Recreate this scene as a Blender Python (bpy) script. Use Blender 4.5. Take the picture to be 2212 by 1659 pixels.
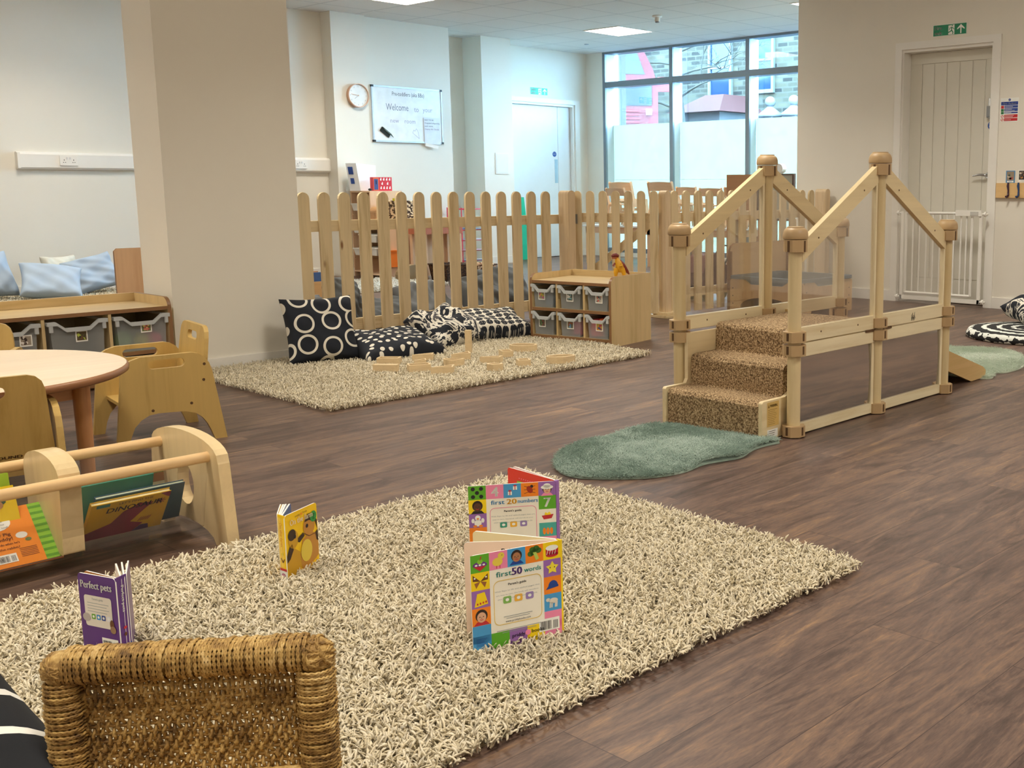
import bpy, math, random
import numpy as np
from mathutils import Matrix, Vector, geometry
PI = math.pi
rnd = random.Random(7)
S = bpy.context.scene
for o in list(bpy.data.objects): bpy.data.objects.remove(o)
COL = S.collection

# ------------------------------------------------ camera, sky, exposure
CAM_YAW, CAM_PITCH = 0.699, 0.155
cd = bpy.data.cameras.new('camera'); cam = bpy.data.objects.new('camera', cd); COL.objects.link(cam)
cam.location = (0, 0, 0.96); cam.rotation_euler = (PI/2 - CAM_PITCH, 0, CAM_YAW - PI/2)
cd.sensor_width = 36; cd.lens = 36 * 2360.06 / 2212
cd.shift_x = -(1545.85 - 1106) / 2212; cd.shift_y = (772.04 - 829.5) / 2212
cd.clip_start = 0.05; cd.clip_end = 200
S.camera = cam
S.view_settings.view_transform = 'Standard'; S.view_settings.look = 'None'
S.view_settings.exposure = 1.92; S.view_settings.gamma = 1; S.view_settings.use_curve_mapping = False
W = bpy.data.worlds.new('overcast_sky'); S.world = W; W.use_nodes = True
bg = W.node_tree.nodes['Background']
bg.inputs[0].default_value = (0.40, 0.71, 1.0, 1); bg.inputs[1].default_value = 10.5
LAMP_COLOR = (1.0, 0.92, 0.785, 1); LAMP_STRENGTH = 3.0; LAMP_POWER = 6.2   # lensed panels: diffuser glow plus a downward beam

S.cycles.max_bounces = 7; S.cycles.diffuse_bounces = 4; S.cycles.glossy_bounces = 3; S.cycles.transmission_bounces = 4; S.cycles.transparent_max_bounces = 10
S.cycles.use_adaptive_sampling = True; S.cycles.adaptive_threshold = .03; S.cycles.caustics_reflective = False; S.cycles.caustics_refractive = False

# ------------------------------------------------ materials
def lin(h):
    if isinstance(h, (tuple, list)): return tuple(h[:3]) + (1,)
    h = h.lstrip('#'); c = [int(h[i:i+2], 16) / 255 for i in (0, 2, 4)]
    return tuple((x / 12.92 if x <= .04045 else ((x + .055) / 1.055) ** 2.4) for x in c) + (1,)
_mc = {}
def newmat(name):
    m = bpy.data.materials.new(name); m.use_nodes = True
    return m, m.node_tree, m.node_tree.nodes['Principled BSDF']
def nd(t, k, **kw):
    n = t.nodes.new(k)
    for a, b in kw.items(): setattr(n, a, b)
    return n
def coords(t, scale=(1, 1, 1), kind='Object'):
    c = nd(t, 'ShaderNodeTexCoord'); mp = nd(t, 'ShaderNodeMapping'); mp.inputs['Scale'].default_value = scale
    t.links.new(c.outputs[kind], mp.inputs[0]); return mp.outputs[0]
def ramp(t, fac, stops, interp='LINEAR'):
    r = nd(t, 'ShaderNodeValToRGB'); r.color_ramp.interpolation = interp
    e = r.color_ramp.elements
    while len(e) < len(stops): e.new(.5)
    for i, (p, c) in enumerate(stops): e[i].position = p; e[i].color = lin(c)
    t.links.new(fac, r.inputs[0]); return r.outputs[0]
def noise(t, vec, scale, detail=3, rough=.55, dist=0):
    n = nd(t, 'ShaderNodeTexNoise'); n.inputs['Scale'].default_value = scale; n.inputs['Detail'].default_value = detail
    n.inputs['Roughness'].default_value = rough; n.inputs['Distortion'].default_value = dist
    t.links.new(vec, n.inputs['Vector']); return n.outputs[0]
def bump(t, p, h, strength=.2, dist=.01):
    b = nd(t, 'ShaderNodeBump'); b.inputs['Strength'].default_value = strength; b.inputs['Distance'].default_value = dist
    t.links.new(h, b.inputs['Height']); t.links.new(b.outputs[0], p.inputs['Normal'])
def shade(c, k): return tuple(min(1, x * k) for x in lin(c)[:3])
def plain(c, rough=.5, metal=0, var=.06, name=None):
    key = ('p', str(c), rough, metal, var)
    if key in _mc: return _mc[key]
    m, t, p = newmat(name or 'paint_' + str(c).strip('#')); p.inputs['Roughness'].default_value = rough
    p.inputs['Metallic'].default_value = metal
    n = noise(t, coords(t), 9, 2)
    t.links.new(ramp(t, n, [(.3, shade(c, 1 - var)), (.7, shade(c, 1 + var))]), p.inputs['Base Color'])
    _mc[key] = m; return m
def wood(name, c1, c2, axis=0, rough=.42, fine=26, ring=.35, bmp=.04, knots=False):
    key = ('w', name, axis)
    if key in _mc: return _mc[key]
    m, t, p = newmat(name); p.inputs['Roughness'].default_value = rough
    sc = [1.0, 1.0, 1.0]; sc[axis] = .07
    v = coords(t, sc)
    a = noise(t, v, fine * 2.2, 4, .6, .6); b = noise(t, v, fine * .35, 2, .5, 1.5)
    w = nd(t, 'ShaderNodeMath', operation='MULTIPLY_ADD'); w.inputs[1].default_value = .55
    t.links.new(a, w.inputs[0])
    b2 = nd(t, 'ShaderNodeMath', operation='MULTIPLY'); b2.inputs[1].default_value = .5; t.links.new(b, b2.inputs[0])
    t.links.new(b2.outputs[0], w.inputs[2])
    out = ramp(t, w.outputs[0], [(.32, c2), (.5, c1), (.72, shade(c1, 1.12))])
    if knots:
        vv = coords(t, [x * (1 if i != axis else 5) for i, x in enumerate(sc)])
        vo = nd(t, 'ShaderNodeTexVoronoi'); vo.inputs['Scale'].default_value = 5.5; t.links.new(vv, vo.inputs['Vector'])
        k = ramp(t, vo.outputs['Distance'], [(.03, (0, 0, 0)), (.07, (1, 1, 1))])
        mx = nd(t, 'ShaderNodeMix', data_type='RGBA'); t.links.new(k, mx.inputs['Factor'])
        mx.inputs['A'].default_value = lin('#8a5f3a'); t.links.new(out, mx.inputs['B']); out = mx.outputs['Result']
    t.links.new(out, p.inputs['Base Color']); bump(t, p, a, bmp)
    _mc[key] = m; return m
def emit(name, c, s):
    m = bpy.data.materials.new(name); m.use_nodes = True; t = m.node_tree; t.nodes.clear()
    o = nd(t, 'ShaderNodeOutputMaterial'); e = nd(t, 'ShaderNodeEmission')
    e.inputs[0].default_value = c if len(c) == 4 else lin(c); e.inputs[1].default_value = s
    t.links.new(e.outputs[0], o.inputs[0]); return m
def clear(name, tint=(.97, .98, .98), haze=.03, rough=.03, hazecol='#ffffff', refl=.5):
    m = bpy.data.materials.new(name); m.use_nodes = True; t = m.node_tree; t.nodes.clear()
    o = nd(t, 'ShaderNodeOutputMaterial'); tr = nd(t, 'ShaderNodeBsdfTransparent'); tr.inputs[0].default_value = tint + (1,)
    g = nd(t, 'ShaderNodeBsdfGlossy'); g.inputs['Roughness'].default_value = rough
    d = nd(t, 'ShaderNodeBsdfDiffuse'); d.inputs[0].default_value = lin(hazecol)
    n = noise(t, coords(t), 5, 4, .6, 1.0)
    hz = nd(t, 'ShaderNodeMath', operation='MULTIPLY'); hz.inputs[1].default_value = haze * 2; t.links.new(n, hz.inputs[0])
    m1 = nd(t, 'ShaderNodeMixShader'); t.links.new(hz.outputs[0], m1.inputs[0]); t.links.new(tr.outputs[0], m1.inputs[1]); t.links.new(d.outputs[0], m1.inputs[2])
    lw = nd(t, 'ShaderNodeFresnel'); lw.inputs[0].default_value = 1.45
    lm = nd(t, 'ShaderNodeMath', operation='MULTIPLY'); lm.inputs[1].default_value = refl; t.links.new(lw.outputs[0], lm.inputs[0])
    m2 = nd(t, 'ShaderNodeMixShader'); t.links.new(lm.outputs[0], m2.inputs[0]); t.links.new(m1.outputs[0], m2.inputs[1]); t.links.new(g.outputs[0], m2.inputs[2])
    t.links.new(m2.outputs[0], o.inputs[0]); return m
def frosted(name, c='#ffffff', tcol=(.85, .88, .9), mixt=.35, trl=.8):
    m = bpy.data.materials.new(name); m.use_nodes = True; t = m.node_tree; t.nodes.clear()
    o = nd(t, 'ShaderNodeOutputMaterial'); tr = nd(t, 'ShaderNodeBsdfTransparent'); tr.inputs[0].default_value = tcol + (1,)
    d = nd(t, 'ShaderNodeBsdfDiffuse'); d.inputs[0].default_value = lin(c); l = nd(t, 'ShaderNodeBsdfTranslucent'); l.inputs[0].default_value = lin(c)
    n = noise(t, coords(t), 7, 2); r = nd(t, 'ShaderNodeMath', operation='MULTIPLY_ADD'); r.inputs[1].default_value = .1; r.inputs[2].default_value = mixt - .05
    t.links.new(n, r.inputs[0])
    m1 = nd(t, 'ShaderNodeMixShader'); m1.inputs[0].default_value = trl; t.links.new(d.outputs[0], m1.inputs[1]); t.links.new(l.outputs[0], m1.inputs[2])
    m2 = nd(t, 'ShaderNodeMixShader'); t.links.new(r.outputs[0], m2.inputs[0]); t.links.new(m1.outputs[0], m2.inputs[1]); t.links.new(tr.outputs[0], m2.inputs[2])
    t.links.new(m2.outputs[0], o.inputs[0]); return m

def wall_mat(name, c, rough=.75):
    m, t, p = newmat(name); p.inputs['Roughness'].default_value = rough
    n = noise(t, coords(t), 2.2, 3); t.links.new(ramp(t, n, [(.3, shade(c, .98)), (.7, shade(c, 1.01))]), p.inputs['Base Color'])
    bump(t, p, noise(t, coords(t), 260, 2), .05, .002); return m
def two_tone(name, mk, rough=.85, bmp=None, **kw):
    """fabric whose print comes from mk(t) -> colour socket"""
    m, t, p = newmat(name); p.inputs['Roughness'].default_value = rough
    t.links.new(mk(t), p.inputs['Base Color'])
    v = coords(t); bump(t, p, noise(t, v, 320, 2), .15, .002); return m
def voro(t, vec, scale, feature='F1', rand=1.0, out='Distance'):
    v = nd(t, 'ShaderNodeTexVoronoi', feature=feature, voronoi_dimensions='2D'); v.inputs['Scale'].default_value = scale; v.inputs['Randomness'].default_value = rand
    t.links.new(vec, v.inputs['Vector']); return v.outputs[out]

WALL = wall_mat('white_wall_paint', '#e9e5da')
WALLF = WALL
TRIM = plain('#eceae4', .35, var=.01, name='white_satin_trim')
CEIL = None
def floor_mat():
    m, t, p = newmat('brown_plank_vinyl'); v = coords(t)
    br = nd(t, 'ShaderNodeTexBrick'); br.offset = .37; br.inputs['Scale'].default_value = 1
    br.inputs['Brick Width'].default_value = 1.22; br.inputs['Row Height'].default_value = .165; br.inputs['Mortar Size'].default_value = .0009
    br.inputs['Color1'].default_value = (0, 0, 0, 1); br.inputs['Color2'].default_value = (1, 1, 1, 1); br.inputs['Mortar'].default_value = (.35, .35, .35, 1)
    t.links.new(v, br.inputs['Vector'])
    bw = nd(t, 'ShaderNodeRGBToBW'); t.links.new(br.outputs['Color'], bw.inputs[0])
    # per-plank shift of the grain
    cx = nd(t, 'ShaderNodeCombineXYZ'); ml = nd(t, 'ShaderNodeMath', operation='MULTIPLY'); ml.inputs[1].default_value = 17; t.links.new(bw.outputs[0], ml.inputs[0])
    t.links.new(ml.outputs[0], cx.inputs[0]); t.links.new(ml.outputs[0], cx.inputs[2])
    ad = nd(t, 'ShaderNodeVectorMath', operation='ADD'); t.links.new(coords(t, (.16, 1, 1)), ad.inputs[0]); t.links.new(cx.outputs[0], ad.inputs[1])
    g1 = noise(t, ad.outputs[0], 13, 7, .72, 1.3); g2 = noise(t, ad.outputs[0], 120, 4, .75, .3)
    s = nd(t, 'ShaderNodeMath', operation='MULTIPLY_ADD'); s.inputs[1].default_value = .62; t.links.new(g1, s.inputs[0])
    s2 = nd(t, 'ShaderNodeMath', operation='MULTIPLY_ADD'); s2.inputs[1].default_value = .38; t.links.new(g2, s2.inputs[0])
    s3 = nd(t, 'ShaderNodeMath', operation='MULTIPLY_ADD'); s3.inputs[1].default_value = .06; s3.inputs[2].default_value = -.03; t.links.new(bw.outputs[0], s3.inputs[0])
    t.links.new(s3.outputs[0], s2.inputs[2]); t.links.new(s2.outputs[0], s.inputs[2])
    col = ramp(t, s.outputs[0], [(.33, '#33261f'), (.44, '#52403a'), (.52, '#69544a'), (.60, '#7f6552'), (.72, '#a88460')])
    mx = nd(t, 'ShaderNodeMix', data_type='RGBA'); t.links.new(br.outputs['Fac'], mx.inputs['Factor']); t.links.new(col, mx.inputs['A']); mx.inputs['B'].default_value = lin('#3a2b26')
    t.links.new(mx.outputs['Result'], p.inputs['Base Color'])
    t.links.new(ramp(t, g2, [(.2, (.34, .34, .34)), (.8, (.52, .52, .52))]), p.inputs['Roughness'])
    bump(t, p, s.outputs[0], .12, .004); return m
FLOOR = floor_mat()
def ceil_mat():
    m, t, p = newmat('ceiling_tile'); v = coords(t); p.inputs['Roughness'].default_value = .9
    br = nd(t, 'ShaderNodeTexBrick'); br.offset = 0; br.inputs['Scale'].default_value = 1
    br.inputs['Brick Width'].default_value = .6; br.inputs['Row Height'].default_value = .6; br.inputs['Mortar Size'].default_value = .011; br.inputs['Mortar Smooth'].default_value = .1
    t.links.new(v, br.inputs['Vector'])
    n = noise(t, v, 130, 3); c = ramp(t, n, [(.3, '#d9dadb'), (.7, '#e6e6e5')])
    mx = nd(t, 'ShaderNodeMix', data_type='RGBA'); t.links.new(br.outputs['Fac'], mx.inputs['Factor']); t.links.new(c, mx.inputs['A']); mx.inputs['B'].default_value = lin('#c9cbcd')
    t.links.new(mx.outputs['Result'], p.inputs['Base Color'])
    iv = nd(t, 'ShaderNodeMath', operation='MULTIPLY_ADD'); iv.inputs[1].default_value = -1; iv.inputs[2].default_value = 1; t.links.new(br.outputs['Fac'], iv.inputs[0])
    bump(t, p, iv.outputs[0], .5, .01); return m
CEIL = ceil_mat()
PINE = {a: wood('pine_fence_wood', '#dcc79e', '#bb9f6e', a, .55, 20, knots=True) for a in (0, 1, 2)}
BIRCH = {a: wood('pale_birch', '#e9dcba', '#dac69a', a, .35, 16) for a in (0, 1, 2)}
PLY = {a: wood('golden_birch_ply', '#c8a864', '#b0904c', a, .38, 12) for a in (0, 1, 2)}
MAPLE = {a: wood('maple_laminate', '#ccb384', '#b99f6c', a, .35, 15) for a in (0, 1, 2)}
RACK = {a: wood('rack_maple', '#e0c99c', '#ccb080', a, .3, 10) for a in (0, 1, 2)}
BEECH = {a: wood('beech', '#c58f60', '#b07a4c', a, .4, 22) for a in (0, 1, 2)}
TABLETOP = {a: wood('table_laminate', '#ecd8bc', '#e4ccaa', a, .3, 9) for a in (0, 1, 2)}
EDGE = plain('#8a6440', .4, name='brown_edging')
TAUPE = plain('#bc9f76', .45, var=.03, name='tan_plastic')
WHITEP = plain('#eeece6', .35, var=.01, name='white_plastic')
BLACK = plain('#141414', .5, name='black')
CHROME = plain('#b9bcc0', .2, 1, .01, name='chrome')
PAPER = plain('#f3f2ec', .6, var=.01, name='white_paper')

# ------------------------------------------------ mesh builder
_txt = {}
def text_geo(s):
    if s not in _txt:
        c = bpy.data.curves.new('t', 'FONT'); c.body = s; c.size = 1; c.resolution_u = 2
        o = bpy.data.objects.new('t', c); me = bpy.data.meshes.new_from_object(o)
        vs = [(v.co.x, v.co.y) for v in me.vertices]; fs = [tuple(p.vertices) for p in me.polygons]
        bpy.data.objects.remove(o); bpy.data.curves.remove(c); bpy.data.meshes.remove(me)
        _txt[s] = (vs, fs)
    return _txt[s]
class Plane:
    def __init__(s, o, u, v):
        s.o = Vector(o); s.u = Vector(u); s.v = Vector(v); s.n = s.u.cross(s.v).normalized()
    def p(s, x, y, k=0): return s.o + s.u * x + s.v * y + s.n * k
class MB:
    def __init__(s): s.v = []; s.f = []; s.m = []; s.s = []
    def add(s, vs, fs, mat, smooth=False):
        b = len(s.v); s.v += [tuple(v) for v in vs]
        for f in fs: s.f.append(tuple(b + i for i in f)); s.m.append(mat); s.s.append(smooth)
    def box(s, x0, y0, z0, x1, y1, z1, mat, top=None):
        a = [(x, y, z) for z in (z0, z1) for y in (y0, y1) for x in (x0, x1)]
        s.add(a, [(0, 2, 3, 1), (0, 1, 5, 4), (1, 3, 7, 5), (3, 2, 6, 7), (2, 0, 4, 6)], mat); s.add(a, [(4, 5, 7, 6)], top or mat)
    def obox(s, o, a, b, c, mat):
        o, a, b, c = map(Vector, (o, a, b, c))
        if a.cross(b).dot(c) < 0: a, b = b, a
        p = [o, o + a, o + a + b, o + b]; p += [q + c for q in p]
        s.add(p, [(3, 2, 1, 0), (4, 5, 6, 7), (0, 1, 5, 4), (1, 2, 6, 5), (2, 3, 7, 6), (3, 0, 4, 7)], mat)
    def prism(s, loops, o, u, v, d, mat, side=None, smooth=False):
        """loops: [outer, hole, ...] 2-D; extruded by vector d"""
        o, u, v, d = map(Vector, (o, u, v, d))
        tess = geometry.tessellate_polygon([[Vector((x, y, 0)) for x, y in l] for l in loops])
        pts = [q for l in loops for q in l]
        P0 = [o + u * x + v * y for x, y in pts]; n = len(P0)
        # orientation
        fl = u.cross(v).dot(d) < 0
        fs = []
        for tr in tess:
            a, b, c = [pts[i] for i in tr]
            ar = (b[0]-a[0])*(c[1]-a[1]) - (b[1]-a[1])*(c[0]-a[0])
            if abs(ar) < 1e-12: continue
            t = tr if ar > 0 else tr[::-1]
            if fl: t = t[::-1]
            fs.append(tuple(i + n for i in t)); fs.append(tuple(t[::-1]))
        s.add(P0 + [q + d for q in P0], fs, mat)
        k = 0
        for li, l in enumerate(loops):
            m = len(l); ar = sum(l[i][0]*l[(i+1) % m][1] - l[(i+1) % m][0]*l[i][1] for i in range(m))
            ccw = (ar > 0) == (li == 0); ccw = ccw != fl
            vs = P0[k:k+m] + [q + d for q in P0[k:k+m]]
            s.add(vs, [((i, (i+1) % m, m+(i+1) % m, m+i) if ccw else (m+i, m+(i+1) % m, (i+1) % m, i)) for i in range(m)], side or mat, smooth)
            k += m
    def tube(s, pts, r, mat, n=8, cap=True, smooth=True, closed=False):
        pts = [Vector(p) for p in pts]; N = len(pts); rs = r if isinstance(r, (list, tuple)) else [r] * N
        vs = []; up = None
        for i, p in enumerate(pts):
            if closed: d = pts[(i+1) % N] - pts[i-1]
            else: d = pts[min(i+1, N-1)] - pts[max(i-1, 0)]
            d = d.normalized() if d.length > 1e-9 else Vector((0, 0, 1))
            if up is None: up = Vector((0, 0, 1)) if abs(d.z) < .9 else Vector((1, 0, 0))
            a = d.cross(up).normalized(); up = a.cross(d).normalized()
            vs += [p + (a * math.cos(2*PI*k/n) + up * math.sin(2*PI*k/n)) * rs[i] for k in range(n)]
        fs = []
        for i in range(N if closed else N-1):
            j = (i+1) % N
            fs += [(i*n+k, i*n+(k+1) % n, j*n+(k+1) % n, j*n+k) for k in range(n)]
        s.add(vs, [f[::-1] for f in fs], mat, smooth)
        if cap and not closed:
            s.add(vs[:n], [tuple(range(n))], mat); s.add(vs[-n:], [tuple(range(n))[::-1]], mat)
    def cyl(s, p0, p1, r, mat, n=20, r1=None, smooth=True): s.tube([p0, p1], [r, r if r1 is None else r1], mat, n, True, smooth)
    def lathe(s, prof, c, mat, n=24, smooth=True, sq=None):
        c = Vector(c); vs = []
        for r, z in prof:
            for k in range(n):
                a = 2*PI*k/n
                vs.append(c + Vector((math.cos(a)*r, math.sin(a)*r, z)))
        N = len(prof); fs = [(i*n+k, i*n+(k+1) % n, (i+1)*n+(k+1) % n, (i+1)*n+k) for i in range(N-1) for k in range(n)]
        if prof[0][0] > 1e-6: fs.append(tuple(range(n))[::-1])
        if prof[-1][0] > 1e-6: fs.append(tuple((N-1)*n+k for k in range(n)))
        s.add(vs, fs, mat, smooth)
    def ball(s, c, r, mat, n=16, squash=(1, 1, 1)):
        c = Vector(c); m = n // 2; vs = []
        for i in range(m+1):
            th = PI*i/m
            for k in range(n):
                a = 2*PI*k/n; vs.append(c + Vector((math.sin(th)*math.cos(a)*r*squash[0], math.sin(th)*math.sin(a)*r*squash[1], -math.cos(th)*r*squash[2])))
        s.add(vs, [(i*n+k, i*n+(k+1) % n, (i+1)*n+(k+1) % n, (i+1)*n+k) for i in range(m) for k in range(n)], mat, True)
    # flat artwork on a plane
    def poly(s, pl, pts, mat, k=.0004):
        tess = geometry.tessellate_polygon([[Vector((x, y, 0)) for x, y in pts]])
        V = [pl.p(x, y, k) for x, y in pts]; fs = []
        for tr in tess:
            a, b, c = [pts[i] for i in tr]; ar = (b[0]-a[0])*(c[1]-a[1]) - (b[1]-a[1])*(c[0]-a[0])
            fs.append(tuple(tr) if ar > 0 else tuple(tr[::-1]))
        s.add(V, fs, mat)
    def rect(s, pl, x0, y0, x1, y1, mat, k=.0003): s.poly(pl, [(x0, y0), (x1, y0), (x1, y1), (x0, y1)], mat, k)
    def ell(s, pl, x, y, rx, ry, mat, k=.0005, n=18, rot=0):
        s.poly(pl, [(x+rx*math.cos(a)*math.cos(rot)-ry*math.sin(a)*math.sin(rot), y+rx*math.cos(a)*math.sin(rot)+ry*math.sin(a)*math.cos(rot)) for a in [2*PI*i/n for i in range(n)]], mat, k)
    def line(s, pl, pts, w, mat, k=.0006):
        for (x0, y0), (x1, y1) in zip(pts, pts[1:]):
            dx, dy = x1-x0, y1-y0; L = math.hypot(dx, dy) or 1; ox, oy = -dy/L*w/2, dx/L*w/2
            s.poly(pl, [(x0-ox, y0-oy), (x1-ox, y1-oy), (x1+ox, y1+oy), (x0+ox, y0+oy)], mat, k)
    def text(s, pl, txt, x, y, h, mat, k=.0007, align='c', width=None, bold=0, rot=0, ital=0):
        vs, fs = text_geo(txt)
        if not vs: return
        x0 = min(v[0] for v in vs); x1 = max(v[0] for v in vs)
        sy = h / .72; sx = sy if width is None else width / (x1 - x0)
        off = {'l': -x0, 'c': -(x0+x1)/2, 'r': -x1}[align]
        cr, sr = math.cos(rot), math.sin(rot)
        for bx in ([0] if not bold else [-bold, 0, bold]):
            V = []
            for a, b in vs:
                qx, qy = (a+off)*sx + bx + b*ital*sy, b*sy
                V.append(pl.p(x + qx*cr - qy*sr, y + qx*sr + qy*cr, k))
            s.add(V, fs, mat)
    def build(s, name, parent=None, bevel=0, seg=2, shift=None, smooth_angle=None):
        v = np.array(s.v, dtype=float)
        if parent is not None and shift is None:
            org = np.array(parent['_o']) if '_o' in parent.keys() else np.zeros(3)
        elif shift is not None: org = np.array(shift)
        else: org = np.array([(v[:, 0].min()+v[:, 0].max())/2, (v[:, 1].min()+v[:, 1].max())/2, v[:, 2].min()])
        me = bpy.data.meshes.new(name); me.from_pydata((v - org).tolist(), [], s.f)
        mats = []
        for m in s.m:
            if m not in mats: mats.append(m)
        for m in mats: me.materials.append(m)
        idx = {m: i for i, m in enumerate(mats)}
        me.polygons.foreach_set('material_index', [idx[m] for m in s.m]); me.polygons.foreach_set('use_smooth', s.s); me.update()
        o = bpy.data.objects.new(name, me); COL.objects.link(o)
        if parent is not None: o.parent = parent
        else: o.location = org
        o['_o'] = tuple(float(x) for x in org)
        if bevel:
            b = o.modifiers.new('bevel', 'BEVEL'); b.width = bevel; b.segments = seg; b.limit_method = 'ANGLE'; b.angle_limit = math.radians(40); b.harden_normals = False
        return o
def thing(name, label, cat, loc=(0, 0, 0), group=None, rz=0):
    """Empty at the base. Parts are authored in world coordinates and shifted to it"""
    o = bpy.data.objects.new(name, None); COL.objects.link(o); o.location = loc; o.rotation_euler = (0, 0, rz)
    o['label'] = label; o['category'] = cat; o['_o'] = tuple(float(x) for x in loc)
    if group: o['group'] = group
    return o
def proto(name, label, cat, group=None):
    return thing(name, label, cat, (0, 0, 0), group)
def tag(o, label, cat, group=None, kind=None):
    o['label'] = label; o['category'] = cat
    if group: o['group'] = group
    if kind: o['kind'] = kind
    return o
def struct(o): o['kind'] = 'structure'; return o
def dup(root, loc, rz=0, label=None, group=None, rot=None):
    r = root.copy(); COL.objects.link(r); r.location = loc; r.rotation_euler = rot or (0, 0, rz)
    if label: r['label'] = label
    if group: r['group'] = group
    for ch in list(root.children):
        c = ch.copy(); COL.objects.link(c); c.parent = r
        for g in list(ch.children):
            d = g.copy(); COL.objects.link(d); d.parent = c
    return r
def rr(x0, y0, x1, y1, r, n=5):
    """rounded rectangle loop"""
    out = []
    for cx, cy, a0 in ((x1-r, y0+r, -PI/2), (x1-r, y1-r, 0), (x0+r, y1-r, PI/2), (x0+r, y0+r, PI)):
        out += [(cx + r*math.cos(a0 + PI/2*i/n), cy + r*math.sin(a0 + PI/2*i/n)) for i in range(n+1)]
    return out
def box_thing(name, b, mat, label=None, cat=None, bevel=0, **kw):
    m = MB(); m.box(*b, mat); o = m.build(name, bevel=bevel)
    return tag(o, label, cat, **kw) if label else o
# ================================================= the room
H = 2.773
def wbox(name, boxes, mat=WALL):
    m = MB()
    for b in boxes: m.box(*b, mat)
    return struct(m.build(name))
m = MB(); m.box(-3.3, -3.3, -.12, 11.1, 11.9, 0, FLOOR); struct(m.build('floor', shift=(0, 0.06, 0)))
m = MB(); m.box(-3.3, -3.3, H, 11.1, 11.9, H + .2, CEIL); struct(m.build('ceiling', shift=(.15, .139, H)))
wbox('wall_left', [(-3.3, 10.87, 0, 6.45, 11.8, H), (6.45, 10.68, 0, 6.86, 11.8, H), (6.86, 10.76, 0, 8.0, 11.8, H),
                   (8.0, 11.36, 0, 8.65, 11.8, H), (8.65, 11.0, 0, 9.11, 11.8, H), (9.11, 11.43, 0, 9.44, 11.8, H),
                   (9.44, 11.43, 2.07, 10.56, 11.8, H), (9.44, 11.56, 0, 10.56, 11.8, 2.07), (10.56, 11.43, 0, 11.1, 11.8, H)])
wbox('wall_window', [(10.8, 11.11, 0, 11.1, 11.43, H), (10.8, 5.84, 0, 11.1, 6.02, H), (10.8, 6.02, 0, 11.1, 11.11, .06)])
wbox('wall_right', [(8.08, 4.79, 0, 10.8, 5.84, H), (8.08, -3.3, 0, 10.8, 3.96, H), (8.08, 3.96, 2.07, 10.8, 4.79, H), (8.3, 3.96, 0, 10.8, 4.79, 2.07)])
wbox('wall_near', [(-3.3, -3.3, 0, 8.08, -3.0, H)]); wbox('wall_back', [(-3.3, -3.0, 0, -3.0, 10.87, H)])
wbox('wall_column', [(2.457, 5.67, 0, 3.17, 6.0, H)])
bb = .012
def base(name, boxes): return wbox(name, boxes, TRIM)
base('baseboard_left', [(-3, 10.87-bb, 0, 6.45, 10.87, .09), (6.45-bb, 10.68-bb, 0, 6.86+bb, 10.68, .09), (6.86, 10.76-bb, 0, 8.0, 10.76, .09),
     (8.0, 11.36-bb, 0, 8.65, 11.36, .09), (8.65-bb, 11.0-bb, 0, 9.11, 11.0, .09), (10.62, 11.43-bb, 0, 10.8, 11.43, .09)])
base('baseboard_right', [(8.08-bb, 4.84, 0, 8.08, 5.84, .088), (8.08-bb, -3, 0, 8.08, 3.905, .088), (8.08-bb, 5.84, 0, 10.8, 5.84+bb, .088)])
base('baseboard_column', [(2.457-bb, 5.67-bb, 0, 3.17+bb, 5.67, .068), (2.457-bb, 5.67, 0, 2.457, 6.0, .068)])
# dado trunking on the left wall
m = MB(); m.prism([[(0, 1.11), (.03, 1.11), (.052, 1.128), (.052, 1.24), (.03, 1.262), (0, 1.262)]], (3.47, 10.87, 0), (0, -1, 0), (0, 0, 1), (2.98, 0, 0), WHITEP)
m.box(3.468, 10.81, 1.12, 3.49, 10.87, 1.255, WHITEP); struct(m.build('trim_1'))
def socket(x, label):
    t = thing('wall_socket', label, 'socket', (x, 10.818, 1.146))
    m = MB(); m.box(x, 10.806, 1.146, x+.146, 10.818, 1.232, WHITEP); m.build('faceplate', t, bevel=.002)
    for k in (.025, .102):
        m = MB(); 
        m.box(x+k+.008, 10.8045, 1.19, x+k+.013, 10.807, 1.2, BLACK); m.box(x+k, 10.8045, 1.172, x+k+.007, 10.807, 1.177, BLACK); m.box(x+k+.016, 10.8045, 1.172, x+k+.023, 10.807, 1.177, BLACK)
        m.build('outlet', t)
        m = MB(); m.box(x+.073+(k-.064)*.32-.006, 10.801, 1.2, x+.073+(k-.064)*.32+.006, 10.807, 1.22, plain('#dcdcdc', .4)); m.build('rocker_switch', t)
socket(3.80, 'white double socket on the trunking above the pale blue cushions')
socket(6.03, 'white double socket on the trunking just right of the big white column')
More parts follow.
